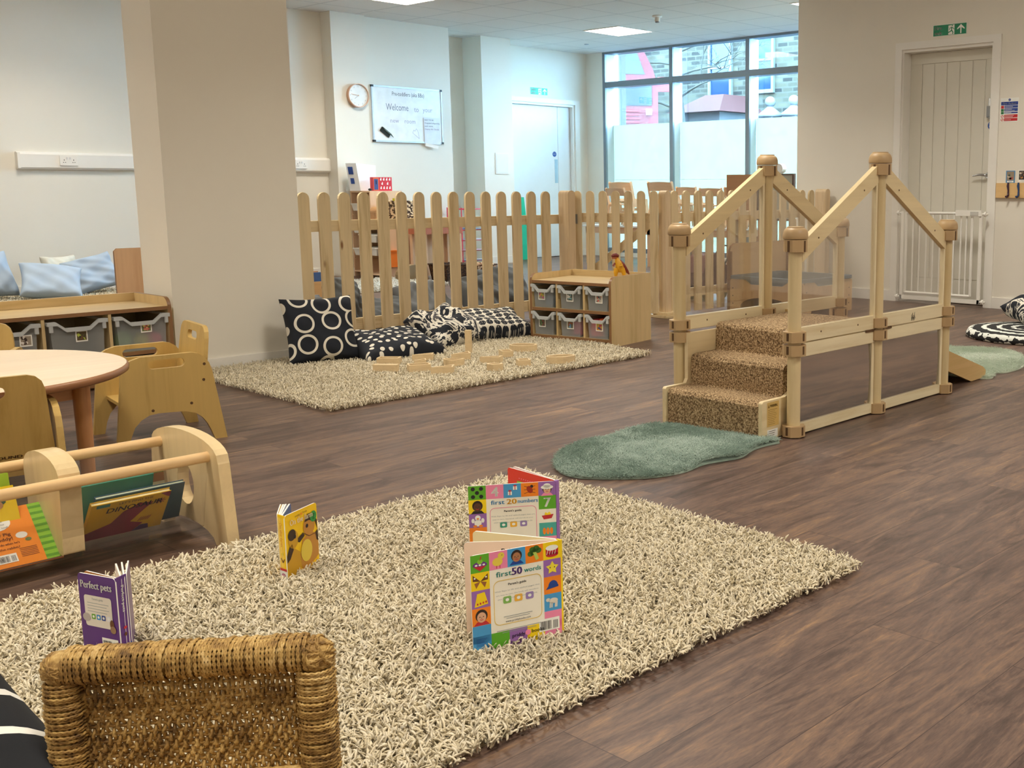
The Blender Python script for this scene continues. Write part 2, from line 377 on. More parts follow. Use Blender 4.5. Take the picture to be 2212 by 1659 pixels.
# ceiling lights
k = 0
for i in range(5):
    for j in range(5):
        x, y = -2.85 + 3*i, 9.139 - 3*j
        if x > 8 and y < 5.8: continue
        if x < -2 and y < -2: continue
        vis = {(3, 0): 'square ceiling light panel at the top edge above the wall clock', (4, 0): 'square lit ceiling panel in front of the tall windows', (4, 1): 'sliver of a lit ceiling panel beside the right hand wall corner'}.get((i, j), 'square lit ceiling panel outside the view')
        t = thing('ceiling_light', vis, 'ceiling light', (x+.3, y+.3, H), 'square light panels in the ceiling grid')
        m = MB(); m.prism([[(x+.006, y+.006), (x+.594, y+.006), (x+.594, y+.594), (x+.006, y+.594)], [(x+.02, y+.02), (x+.58, y+.02), (x+.58, y+.58), (x+.02, y+.58)]], (0, 0, H-.008), (1, 0, 0), (0, 1, 0), (0, 0, .0078), WHITEP); m.build('light_frame', t)
        if k == 0: LAMPM = emit('lit_diffuser', LAMP_COLOR, LAMP_STRENGTH)
        m = MB(); m.box(x+.02, y+.02, H-.006, x+.58, y+.58, H-.001, LAMPM); m.build('diffuser', t); k += 1
        ld = bpy.data.lights.new('panel_beam', 'AREA'); ld.shape = 'SQUARE'; ld.size = .55; ld.energy = LAMP_POWER; ld.color = LAMP_COLOR[:3]; ld.spread = math.radians(125)
        lo = bpy.data.objects.new('panel_beam', ld); COL.objects.link(lo); lo.parent = t; lo.location = (0, 0, -.012)
t = thing('smoke_detector', 'white smoke detector on the ceiling, right of the lit panel', 'smoke detector', (8.9, 8.3, H-.06))
m = MB(); m.lathe([(.052, .06), (.052, .045), (.03, .04), (.03, 0)], (8.9, 8.3, H-.06), WHITEP); m.build('housing', t)
m = MB(); m.lathe([(.022, -.0), (.022, -.012), (.0, -.014)], (8.9, 8.3, H-.06), plain('#8c8f93')); m.build('sensor_tip', t)
m = MB(); m.lathe([(.03, .006), (.028, 0), (.0, 0)], (10.05, 10.62, H-.006), plain('#9aa4ae')); tag(m.build('ceiling_sensor'), 'small flat round sensor on the ceiling near the far corner', 'sensor')

# ------------------------------------------------ tall windows
ALU = plain('#7d8790', .45, .3, .02, name='grey_aluminium')
ALUL = plain('#c9d0d6', .45, 0, .02, name='pale_aluminium')
GLASS = clear('window_glass', (.93, .97, .98), .0, .02, refl=.5)
FROST = frosted('frosted_film', '#a2a091', (.80, .92, .92), .04, .96)
ys = [11.11, 9.84, 8.57, 7.30, 6.03]
fr = MB()
for i, y in enumerate(ys):
    y0, y1 = (y-.05, y) if i == 0 else (y, y+.05) if i == 4 else (y-.03, y+.03)
    fr.box(10.80, y0, .06, 10.83, y1, H, ALU); fr.box(10.83, y0+.004, .06, 10.99, y1-.004, H, ALUL)
for z0, z1 in ((.06, .12), (2.30, 2.375), (2.745, H)):
    fr.box(10.802, ys[-1], z0, 10.83, ys[0], z1, ALU); fr.box(10.83, ys[-1], z0+.004, 10.99, ys[0], z1-.004, ALU)
w = fr.build('window_1'); struct(w)
for i in range(4):
    a, b = ys[i+1]+.03, ys[i]-.03
    m = MB(); m.box(10.955, a, 1.80, 10.961, b, 2.30, GLASS); m.box(10.955, a, 2.375, 10.961, b, 2.745, GLASS); m.build('pane', w)
    m = MB(); m.box(10.955, a, .12, 10.961, b, 1.80, FROST); m.box(10.9545, a, 1.052, 10.955, b, 1.056, ALUL); m.build('frosted_pane', w)

# ------------------------------------------------ far double door
GREEN = plain('#1c8a62', .4, name='sign_green'); SIGNW = plain('#f4f6f2', .4, name='sign_white')
TEAL = plain('#17b48c', .4, name='sign_teal')
def fire_exit(pl, w, h, label, g):
    t = thing('fire_exit_sign', label, 'sign', tuple(pl.o))
    m = MB(); m.obox(pl.o - pl.n*.003, pl.u*w, pl.v*h, pl.n*.003, SIGNW)
    m.rect(pl, .01*w, .03*h, .99*w, .97*h, g); m.build('panel', t)
    m = MB(); m.text(pl, 'Fire', .06*w, .56*h, .33*h, SIGNW, align='l', bold=.0012, k=.0009); m.text(pl, 'exit', .06*w, .12*h, .33*h, SIGNW, align='l', bold=.0012, k=.0009); m.build('lettering', t)
    m = MB(); m.poly(pl, [(.46*w, .06*h), (.64*w, .06*h), (.64*w, .92*h), (.46*w, .86*h)], SIGNW, .0009)
    for pts, ww in ([(.56, .72), (.555, .42), (.60, .26), (.59, .1)], .09), ([(.555, .42), (.50, .3), (.45, .26)], .09), ([(.56, .68), (.50, .62), (.49, .46)], .06), ([(.56, .68), (.61, .6), (.635, .5)], .06):
        m.line(pl, [(x*w, y*h) for x, y in pts], ww*h, g, .0013)
    m.ell(pl, .575*w, .83*h, .055*h, .06*h, g, .0013); m.build('running_figure', t)
    m = MB(); m.line(pl, [(.83*w, .1*h), (.83*w, .7*h)], .12*h, SIGNW, .0009); m.poly(pl, [(.72*w, .55*h), (.83*w, .9*h), (.94*w, .55*h), (.94*w, .44*h), (.83*w, .66*h), (.72*w, .44*h)], SIGNW, .0012); m.build('arrow', t)
fire_exit(Plane((9.78, 11.426, 2.17), (1, 0, 0), (0, 0, 1)), .30, .095, 'small green fire exit sign above the far double door', TEAL)
fire_exit(Plane((8.076, 4.505, 2.15), (0, -1, 0), (0, 0, 1)), .297, .088, 'green fire exit sign above the white boarded door on the right', GREEN)
DOORW = plain('#e6e8ea', .35, var=.01, name='white_door_paint')
m = MB(); m.prism([[(9.36, 0), (9.36, 2.13), (10.64, 2.13), (10.64, 0), (10.56, 0), (10.56, 2.07), (9.44, 2.07), (9.44, 0)]], (0, 11.405, 0), (1, 0, 0), (0, 0, 1), (0, .03, 0), TRIM)
m.prism([[(9.44, 0), (9.44, 2.07), (10.56, 2.07), (10.56, 0), (10.53, 0), (10.53, 2.04), (9.47, 2.04), (9.47, 0)]], (0, 11.43, 0), (1, 0, 0), (0, 0, 1), (0, .12, 0), TRIM)
d1 = struct(m.build('door_1', bevel=.003))
m = MB(); m.box(9.475, 11.49, .008, 10.30, 11.53, 2.035, DOORW); lf = m.build('door_leaf', d1, bevel=.002)
m = MB(); m.box(10.304, 11.49, .008, 10.525, 11.53, 2.035, DOORW); m.build('door_leaf', d1, bevel=.002)
m = MB(); m.box(10.235, 11.4875, 1.01, 10.29, 11.49, 1.33, plain('#a9c6d6', .3)); m.build('push_plate', d1)
def round_sign(pl, r, label, lines):
    t = thing('round_door_sign', label, 'sign', tuple(pl.o)); B = plain('#1f4f9c', .4, name='sign_blue')
    m = MB(); m.prism([[(r*math.cos(2*PI*i/28), r*math.sin(2*PI*i/28)) for i in range(28)]], pl.o, pl.u, pl.v, pl.n*.0015, B); m.build('disc', t)
    m = MB()
    for i, l in enumerate(lines): m.text(pl, l, 0, r*(.25 - i*.5), r*.28, SIGNW, .0022, width=r*1.3)
    m.build('lettering', t)
round_sign(Plane((10.235, 11.4895, 1.40), (1, 0, 0), (0, 0, 1)), .035, 'small blue round sign on the far double door', ['Fire door', 'keep shut'])
m = MB(); m.box(8.817, 10.992, 1.115, 9.03, 11.0, 1.377, TRIM); m.box(8.83, 10.989, 1.13, 9.017, 10.993, 1.362, DOORW); tag(m.build('access_hatch', bevel=.002), 'small white access hatch on the pillar left of the far door', 'hatch')

# ------------------------------------------------ clock, whiteboard
CW = plain('#e8ecec', .4, name='clock_face'); COP = plain('#d0a890', .3, .6, name='copper_rim')
t = thing('wall_clock', 'round copper rimmed wall clock with pale face', 'clock', (6.72, 10.68, 1.80))
c = (6.72, 10.68, 1.925); R = .125
def vring(m, ro, ri, y0, y1, mat, cx, cz, n=40):
    m.prism([[(ro*math.cos(2*PI*i/n), ro*math.sin(2*PI*i/n)) for i in range(n)]] + ([[(ri*math.cos(2*PI*i/n), ri*math.sin(2*PI*i/n)) for i in range(n)]] if ri else []), (cx, y0, cz), (1, 0, 0), (0, 0, 1), (0, y1-y0, 0), mat, smooth=False)
m = MB(); vring(m, R, R-.008, 10.635, 10.68, COP, c[0], c[2]); m.build('rim', t)
m = MB(); vring(m, R-.008, 0, 10.65, 10.68, CW, c[0], c[2]); m.build('dial', t)
pl = Plane((c[0], 10.65, c[2]), (1, 0, 0), (0, 0, 1)); G = plain('#9aa3a8')
m = MB()
for n in range(1, 13): m.text(pl, str(n), .095*math.sin(n*PI/6), .095*math.cos(n*PI/6)-.008, .016, G)
m.build('numerals', t)
m = MB(); m.line(pl, [(0, 0), (-.085, .013)], .005, COP, .004); m.build('minute_hand', t)
m = MB(); m.line(pl, [(0, 0), (-.045, -.035)], .006, plain('#b9bfc2'), .003); m.build('hour_hand', t)
m = MB(); m.ell(pl, 0, 0, .007, .007, COP, .005); m.build('centre_cap', t)
t = thing('whiteboard', 'wall whiteboard with handwritten welcome message', 'whiteboard', (6.95, 10.755, 1.46))
m = MB(); m.box(6.95, 10.742, 1.46, 7.85, 10.757, 2.05, plain('#eef3f5', .2, name='whiteboard_surface')); m.build('board', t)
m = MB(); FR = plain('#c4cdd6', .4, .4, name='anodised_frame')
for b in ((6.94, 10.735, 1.45, 7.86, 10.758, 1.468), (6.94, 10.735, 2.042, 7.86, 10.758, 2.06), (6.94, 10.735, 1.45, 6.955, 10.758, 2.06), (7.845, 10.735, 1.45, 7.86, 10.758, 2.06)): m.box(*b, FR)
m.build('board_frame', t)
for x in (6.94, 7.838):
    for z in (1.448, 2.04):
        m = MB(); m.box(x-.004, 10.732, z, x+.024, 10.758, z+.022, BLACK); m.build('corner_cap', t)
pl = Plane((6.95, 10.742, 1.46), (1, 0, 0), (0, 0, 1)); INK = plain('#4b5568'); INK2 = plain('#77839a'); INK3 = plain('#a7a9c2')
for s_, x_, y_, h_, k_, w_ in (('Pre-toddlers (aka BBs)', .46, .50, .045, INK, .42), ('Welcome', .31, .34, .075, INK2, .29), ('to', .56, .335, .06, INK3, .06), ('your', .71, .34, .055, INK3, .13), ('new', .27, .205, .05, INK3, .11), ('room', .47, .205, .05, INK3, .14)):
    m = MB(); m.text(pl, s_, x_, y_, h_, k_, width=w_); m.build('handwriting', t)
m = MB(); m.line(pl, [(.50, .10), (.515, .135), (.53, .12), (.55, .15), (.57, .12), (.585, .04), (.50, .10)], .004, INK3); m.build('drawn_heart', t)
t = thing('note_sheet', 'white handwritten note taped over the whiteboard corner', 'paper', (7.68, 10.73, 1.43))
pl = Plane((7.60, 10.7335, 1.44), (1, 0, 0), (0, 0, 1))
m = MB(); m.obox(pl.o - pl.n*.001, pl.u*.215, pl.v*.30, pl.n*.001, plain('#dfe8f2', .6)); m.build('sheet', t)
m = MB()
for i, (s_, w_) in enumerate((('NEXT TO NR', .12), ('Designated safeguarding', .20), ('and name', .11), ('Deputy SG: Claude', .19))): m.text(pl, s_, .01, .265-.034*i, .016, INK if i != 3 else plain('#7a5f8c'), align='l', width=w_)
m.build('handwriting', t)
m = MB(); m.obox((7.60, 10.728, 1.42), (.17, -.01, -.03), (.01, 0, .035), (0, .003, 0), PAPER); m.build('folded_corner', t)
t = thing('board_eraser', 'dark grey board eraser stuck on the whiteboard', 'eraser', (7.10, 10.74, 1.56))
m = MB(); a = -.62; m.obox((7.05, 10.715, 1.615), (.13*math.cos(a), 0, .13*math.sin(a)), (-.05*math.sin(a)*-1*-1, 0, -.05*math.cos(a)), (0, .014, 0), plain('#5d6b66', .7)); m.build('handle', t, bevel=.004)
m = MB(); m.obox((7.05, 10.729, 1.615), (.13*math.cos(a), 0, .13*math.sin(a)), (.05*math.sin(a), 0, -.05*math.cos(a)), (0, .012, 0), plain('#26302e', .9)); m.build('felt', t)

# ------------------------------------------------ right hand door
m = MB(); m.prism([[(4.84, 0), (4.84, 2.124), (3.905, 2.124), (3.905, 0), (3.97, 0), (3.97, 2.068), (4.78, 2.068), (4.78, 0)]], (8.062, 0, 0), (0, 1, 0), (0, 0, 1), (.02, 0, 0), TRIM)
m.prism([[(4.79, 0), (4.79, 2.07), (3.96, 2.07), (3.96, 0), (3.985, 0), (3.985, 2.045), (4.765, 2.045), (4.765, 0)]], (8.08, 0, 0), (0, 1, 0), (0, 0, 1), (.2, 0, 0), TRIM)
d2 = struct(m.build('door_2', bevel=.003))
DW2 = plain('#dcd9cd', .4, var=.01, name='cream_door_paint'); GRV = plain('#aaa79c', .6, name='door_groove')
m = MB()
yy = [4.765, 4.658, 4.544, 4.430, 4.316, 4.202, 4.088, 3.985]
m.box(8.2, 3.985, .005, 8.24, 4.765, 2.043, DW2)
m.box(8.192, 3.985, .005, 8.2, 4.765, .2, DW2); m.box(8.192, 3.985, 1.957, 8.2, 4.765, 2.043, DW2)
m.box(8.192, 4.658, .2, 8.2, 4.765, 1.957, DW2); m.box(8.192, 3.985, .2, 8.2, 4.088, 1.957, DW2)
for a, b in zip(yy[1:-1], yy[2:-1]): m.box(8.194, b+.0035, .204, 8.2, a-.0035, 1.953, DW2)
lf = m.build('door_leaf', d2, bevel=.002)
m = MB(); m.cyl((8.192, 4.03, 1.05), (8.182, 4.03, 1.05), .026, CHROME); m.tube([(8.185, 4.03, 1.05), (8.15, 4.03, 1.05), (8.145, 4.04, 1.05), (8.147, 4.09, 1.055), (8.15, 4.15, 1.045)], [.009, .009, .01, .009, .006], CHROME, 10); m.build('door_handle', lf)
m = MB(); m.box(8.162, 3.998, 1.49, 8.192, 4.045, 1.65, CHROME); m.box(8.15, 4.0, 1.50, 8.165, 4.052, 1.59, plain('#8c8f92', .3, .8)); m.build('keypad_lock', lf, bevel=.006)
round_sign(Plane((8.190, 4.02, 1.44), (0, -1, 0), (0, 0, 1)), .034, 'blue round door sign under the keypad lock', ['Fire door', 'keep shut'])
# fire action notice
t = thing('fire_action_notice', 'fire action notice with blue and red bands beside the door', 'sign', (8.078, 3.82, 1.46))
pl = Plane((8.078, 3.898, 1.458), (0, -1, 0), (0, 0, 1)); NB = plain('#23429b'); NR = plain('#c4232f'); NG = plain('#2a7a4a')
m = MB(); m.obox(pl.o - pl.n*.002, pl.u*.15, pl.v*.18, pl.n*.002, SIGNW)
m.rect(pl, .006, .125, .145, .151, NB); m.rect(pl, .034, .104, .145, .122, NB); m.rect(pl, .034, .078, .145, .101, NB); m.rect(pl, .034, .062, .145, .073, NB)
m.rect(pl, .034, .03, .145, .054, NR); m.rect(pl, .034, .005, .145, .026, NR)
m.ell(pl, .075, .165, .01, .01, NB); m.rect(pl, .006, .1, .03, .122, NR); m.rect(pl, .006, .078, .03, .098, NG); m.rect(pl, .006, .058, .03, .076, NG)
for z in (.042, .016): m.ell(pl, .018, z, .012, .011, NR); m.ell(pl, .018, z, .008, .0075, SIGNW, .0009); m.line(pl, [(.011, z-.007), (.025, z+.007)], .003, NR, .0012)
m.build('panel', t)
m = MB(); m.text(pl, 'Fire Action', .075, .131, .014, SIGNW, .0012, width=.11, bold=.0005); m.text(pl, '!', .075, .159, .012, SIGNW, .0012)
for z in (.113, .093, .084, .067, .046, .037, .014): m.line(pl, [(.04, z), (.04+rnd.uniform(.05, .095), z)], .0025, SIGNW, .0012)
m.build('lettering', t)
# white stair gate
t = thing('stair_gate', 'white metal safety gate across the boarded door', 'safety gate', (8.0, 4.33, 0))
GW = plain('#efeee8', .35, var=.01, name='gate_white')
m = MB()
m.box(7.985, 3.972, .03, 8.005, 4.705, .065, GW)
for y in (4.69, 3.985): m.box(7.985, y-.013, .03, 8.007, y+.013, .76, GW)
m.build('gate_frame', t, bevel=.004)
m = MB(); m.tube([(7.995, 4.655, .745), (7.995, 4.06, .75)], .0115, GW, 10); m.tube([(7.995, 4.655, .09), (7.995, 4.06, .09)], .0115, GW, 10)
for y in (4.655, 4.06): m.tube([(7.995, y, .09), (7.995, y, .75)], .011, GW, 10)
m.build('gate_rail', t)
for y in (4.591, 4.53, 4.467, 4.405, 4.343, 4.28, 4.218, 4.156, 4.108):
    m = MB(); m.cyl((7.995, y, .09), (7.995, y, .748), .0065, GW, 10); m.build('bar', t)
m = MB(); m.box(7.975, 3.975, .728, 8.015, 4.2, .775, GW); m.box(7.972, 4.0, .735, 7.976, 4.07, .765, plain('#c9c9c4')); m.build('latch', t, bevel=.006)
for y, s_ in ((4.70, 1), (3.975, -1)):
    for z in (.05, .745):
        m = MB(); m.cyl((7.996, y-.005*s_, z), (7.996, y+.05*s_, z), .008, GW); m.cyl((7.996, y+.02*s_, z), (7.996, y+.035*s_, z), .02, GW); m.build('wall_clamp', t)
# coat rail
t = thing('coat_rail', 'wooden coat hook rail on the wall right of the door', 'coat rail', (8.07, 3.6, .87))
m = MB(); m.box(8.055, 3.15, .872, 8.08, 3.90, .988, wood('coat_rail_pine', '#e2bd84', '#d2a86c', 1, .4, 12)); m.build('board', t, bevel=.003)
for i, (y, c_) in enumerate(((3.795, '#3a1c33'), (3.71, '#163c6e'), (3.62, '#3a1c33'), (3.53, '#163c6e'), (3.44, '#3a1c33'))):
    M_ = plain(c_, .3); m = MB(); m.tube([(8.052, y, .99), (8.046, y, .965), (8.05, y-.004, .93), (8.048, y-.004, .895), (8.03, y, .878), (8.018, y+.002, .885)], [.007, .01, .007, .009, .009, .007], M_, 8); m.build('hook', t)
def photo_card(pl, w, h, label, bdr, cols):
    t = thing('photo_card', label, 'photo card', tuple(pl.o)); m = MB(); m.obox(pl.o - pl.n*.001, pl.u*w, pl.v*h, pl.n*.001, bdr); m.build('card', t)
    m = MB(); m.rect(pl, .1*w, .2*h, .9*w, .93*h, cols[0])
    for k_ in range(5): m.ell(pl, w*rnd.uniform(.25, .75), h*rnd.uniform(.32, .8), w*.14, h*.09, cols[1 + k_ % (len(cols)-1)], .0006)
    m.build('picture', t)
    m = MB(); m.rect(pl, .15*w, .04*h, .85*w, .16*h, SIGNW, .0004); m.line(pl, [(.3*w, .1*h), (.7*w, .1*h)], .008*h*4, INK2); m.build('name_strip', t)
photo_card(Plane((8.077, 3.828, .99), (0, -1, 0), (0, 0, 1)), .075, .093, 'small blue edged photo card above the dark purple hook', plain('#4f8fc4'), [plain('#9a8c78'), plain('#b65a5a'), plain('#6c7a70'), plain('#d8c8b4')])
photo_card(Plane((8.077, 3.728, .995), (0, -1, 0), (0, 0, 1)), .075, .093, 'small dark photo card above the blue hook', PAPER, [plain('#3d3833'), plain('#c58a4a'), plain('#7c6a58'), plain('#d8c8b4')])

# ------------------------------------------------ outside
def brick_mat():
    m, t, p = newmat('yellow_stock_brick'); v = coords(t)
    sp = nd(t, 'ShaderNodeSeparateXYZ'); t.links.new(v, sp.inputs[0]); cb = nd(t, 'ShaderNodeCombineXYZ'); t.links.new(sp.outputs[1], cb.inputs[0]); t.links.new(sp.outputs[2], cb.inputs[1])
    br = nd(t, 'ShaderNodeTexBrick'); br.inputs['Scale'].default_value = 1; br.inputs['Brick Width'].default_value = .34; br.inputs['Row Height'].default_value = .13; br.inputs['Mortar Size'].default_value = .02
    br.inputs['Color1'].default_value = lin('#1e1b17'); br.inputs['Color2'].default_value = lin('#544e3c'); br.inputs['Mortar'].default_value = lin('#4a473c'); t.links.new(cb.outputs[0], br.inputs['Vector'])
    t.links.new(br.outputs[0], p.inputs['Base Color']); p.inputs['Roughness'].default_value = .9; return m
BRICK = brick_mat(); STW = plain('#64676a', .6); ASPH = plain('#3c3e40', .9); SLATE = plain('#4c2420', .8)
m = MB(); m.box(11.1, -10, -.6, 60, 60, -.15, ASPH); struct(m.build('ground_outside'))
m = MB(); m.box(12.36, 12.34, -.2, 12.5, 12.48, 3.6, brick_mat() if 0 else plain('#4c4b46', .8, var=.12)); tag(m.build('stone_pier'), 'grey stone pier just outside the leftmost window', 'pier')
t = thing('brick_house', 'yellow brick terraced house across the street', 'house', (26.0, 17.0, -.2))
m = MB(); m.box(24.0, 8, -.2, 30, 28, 8.6, BRICK); m.build('wall', t)
for y0, y1, z0, z1 in ((19.55, 20.4, 3.35, 5.1), (18.1, 18.9, 3.45, 5.2), (23.1, 23.9, 3.35, 5.1), (15, 15.8, 3.4, 5.1)):
    m = MB(); m.prism([[(y0, z0), (y1, z0), (y1, z1), (y0, z1)], [(y0+.08, z0+.1), (y0+.08, z1-.08), (y1-.08, z1-.08), (y1-.08, z0+.1)]], (23.92, 0, 0), (0, 1, 0), (0, 0, 1), (.12, 0, 0), STW)
    m.box(23.93, y0+.05, (z0+z1)/2-.03, 23.99, y1-.05, (z0+z1)/2+.03, STW); f = m.build('window', t)
    m = MB(); m.box(23.97, y0+.06, z0+.06, 23.99, y1-.06, z1-.06, plain('#1a3450', .1, name='far_glass')); m.build('pane', f)
    m = MB(); m.box(23.85, y0-.2, z1+.02, 24.02, y1+.2, z1+.3, STW); m.build('lintel', t)
m = MB(); m.box(23.6, 8, 6.2, 24.05, 28, 6.6, STW); m.build('cornice', t)
t = thing('porch', 'small porch with pink tiled hip roof and white gate posts', 'porch', (22.8, 19.35, -.2))
m = MB(); m.box(22.4, 18.7, -.2, 24, 20.0, 2.9, STW); m.build('wall', t)
m = MB(); m.add([(22.1, 18.45, 2.9), (22.1, 20.3, 2.9), (24, 20.3, 2.9), (24, 18.45, 2.9), (23.0, 19.05, 3.4), (23.0, 19.7, 3.4), (24, 19.7, 3.4), (24, 19.05, 3.4)], [(0, 4, 5, 1), (1, 5, 6, 2), (0, 3, 7, 4), (4, 7, 6, 5), (0, 1, 2, 3)], SLATE); m.build('roof', t)
for y in (16.35, 15.65):
    t = thing('gate_pier', 'white gate pier with a ball on top across the street, ' + ('left one' if y > 16 else 'right one'), 'pier', (21.5, y, -.2))
    m = MB(); m.box(21.3, y-.2, -.2, 21.7, y+.2, 2.62, STW); m.build('shaft', t)
    m = MB(); m.lathe([(.3, 0), (.3, .06), (.12, .2), (.06, .26)], (21.5, y, 2.62), STW); m.ball((21.5, y, 2.98), .13, STW); m.build('finial', t)
t = thing('bus', 'red double decker bus parked outside the left window', 'bus', (17.0, 15.85, 0))
RED = plain('#640c16', .35, name='bus_red'); DG = plain('#1c2630', .15, name='dark_bus_glass')
prof = [(15.85, .1), (15.85, 3.0), (15.95, 3.35), (16.15, 3.75), (16.45, 4.05), (16.9, 4.2), (17.7, 4.2), (18.1, 4.0), (18.4, 3.4), (18.45, .1)]
m = MB(); m.prism([prof], (17.0, 0, 0), (0, 1, 0), (0, 0, 1), (9, 0, 0), RED); m.build('body', t, bevel=.05)
m = MB(); m.prism([[(16.12, 3.25), (16.3, 3.75), (16.6, 4.0), (17.7, 4.0), (18.15, 3.3)]], (16.98, 0, 0), (0, 1, 0), (0, 0, 1), (.03, 0, 0), plain('#2c343f', .1)); m.build('upper_window', t)
m = MB(); m.box(16.97, 15.98, 2.62, 17.01, 18.3, 3.12, DG); m.build('lower_window', t)
m = MB()
for k in range(6): m.box(16.96, 16.25, 2.12+.075*k, 17.0, 17.6, 2.15+.075*k, plain('#a31b2c', .5))
m.build('grille', t)
m = MB(); m.box(16.93, 15.98, 2.43, 17.0, 16.1, 2.55, SIGNW); m.build('rear_lamp', t)
m = MB(); pl = Plane((16.965, 16.95, 2.72), (0, -1, 0), (0, 0, 1)); m.text(pl, '9', 0, 0, .3, SIGNW, bold=.012); m.build('route_number', t)
m = MB(); m.box(16.99, 15.6, 2.9, 17.05, 15.86, 3.2, RED); m.build('side_flag', t)
for x in (18.2, 23.5):
    for y in (15.9, 18.15):
        m = MB(); m.cyl((x, y, .33), (x, y+.25, .33), .48, BLACK, 24); m.build('wheel', t)
t.rotation_euler = (0, 0, math.radians(43))
t = thing('bare_tree', 'bare branched street tree in front of the brick house', 'tree', (20.5, 20.3, -.2)); BT = t
BK = plain('#403e36', .9); m = MB(); m.tube([(20.5, 20.3, -.2), (20.5, 20.35, 1.8), (20.4, 20.5, 3.6), (20.5, 20.7, 6)], [.16, .13, .1, .05], BK, 8); m.build('trunk', t)
r2 = random.Random(3); m = MB()
def branch(p, d, L, r, k):
    q = p + d*L; m.tube([p, p + d*L*.5 + Vector((0, r2.uniform(-.05, .05), .03)), q], [r, r*.8, r*.55], BK, 5)
    if k:
        for _ in range(3):
            nd_ = (d + Vector((r2.uniform(-.7, .7), r2.uniform(-.9, .9), r2.uniform(-.35, .6)))).normalized(); branch(q, nd_, L*.66, r*.55, k-1)
for i in range(9): branch(Vector((20.45, 20.5+.02*i, 2.9+.28*i)), Vector((r2.uniform(-.3, .3), (-1)**i, r2.uniform(.05, .5))).normalized(), 1.1, .04, 4)
m.build('branches', t)
BT.location = (21.3, 18.9, -.2)
# ================================================= climbing frame
t = thing('climbing_frame', 'wooden toddler climbing frame with carpeted steps, gabled handrails and clear panels', 'climbing frame', (4.1, 2.73, 0))
FX = [3.372, 3.965, 4.56]; FY = [2.44, 3.03]; MZ = [.713, 1.004, .713]
BP = wood('frame_post_birch', '#dac79c', '#c8b080', 2, .3, 9)
ACR = clear('clear_acrylic', (.98, .97, .96), .016, .03, refl=.30)
def octo(m, x, y, z0, z1, r, mat, n=16): m.cyl((x, y, z0), (x, y, z1), r, mat, n)
DARKSLOT = plain('#5c4024', .7)
def collar(x, y, z0, z1, par, name='collar', dome=False):
    m = MB(); r = .0435
    # square-ish body with chamfered corners
    c = .0255; q = [(r, -r+c), (r, r-c), (r-c, r), (-r+c, r), (-r, r-c), (-r, -r+c), (-r+c, -r), (r-c, -r)]
    m.prism([q], (x, y, z0+.004), (1, 0, 0), (0, 1, 0), (0, 0, z1-z0-.006), TAUPE)
    if dome:
        prof = [(.0478, 0), (.0485, .010), (.0475, .022), (.044, .032), (.038, .039), (.033, .0415), (.0328, .046), (.0, .046)]
        m.lathe(prof, (x, y, z1), TAUPE, 28)
    for sx, sy in ((1, 0), (-1, 0), (0, 1), (0, -1)):
        hx, hy = (.0012, .0055) if sx else (.0055, .0012); cx, cy = x + sx*r, y + sy*r
        m.box(cx-hx, cy-hy, z0+(.004 if dome else .010), cx+hx, cy+hy, z1-.006, DARKSLOT)
    return m.build(name, par, bevel=.0035, seg=2)
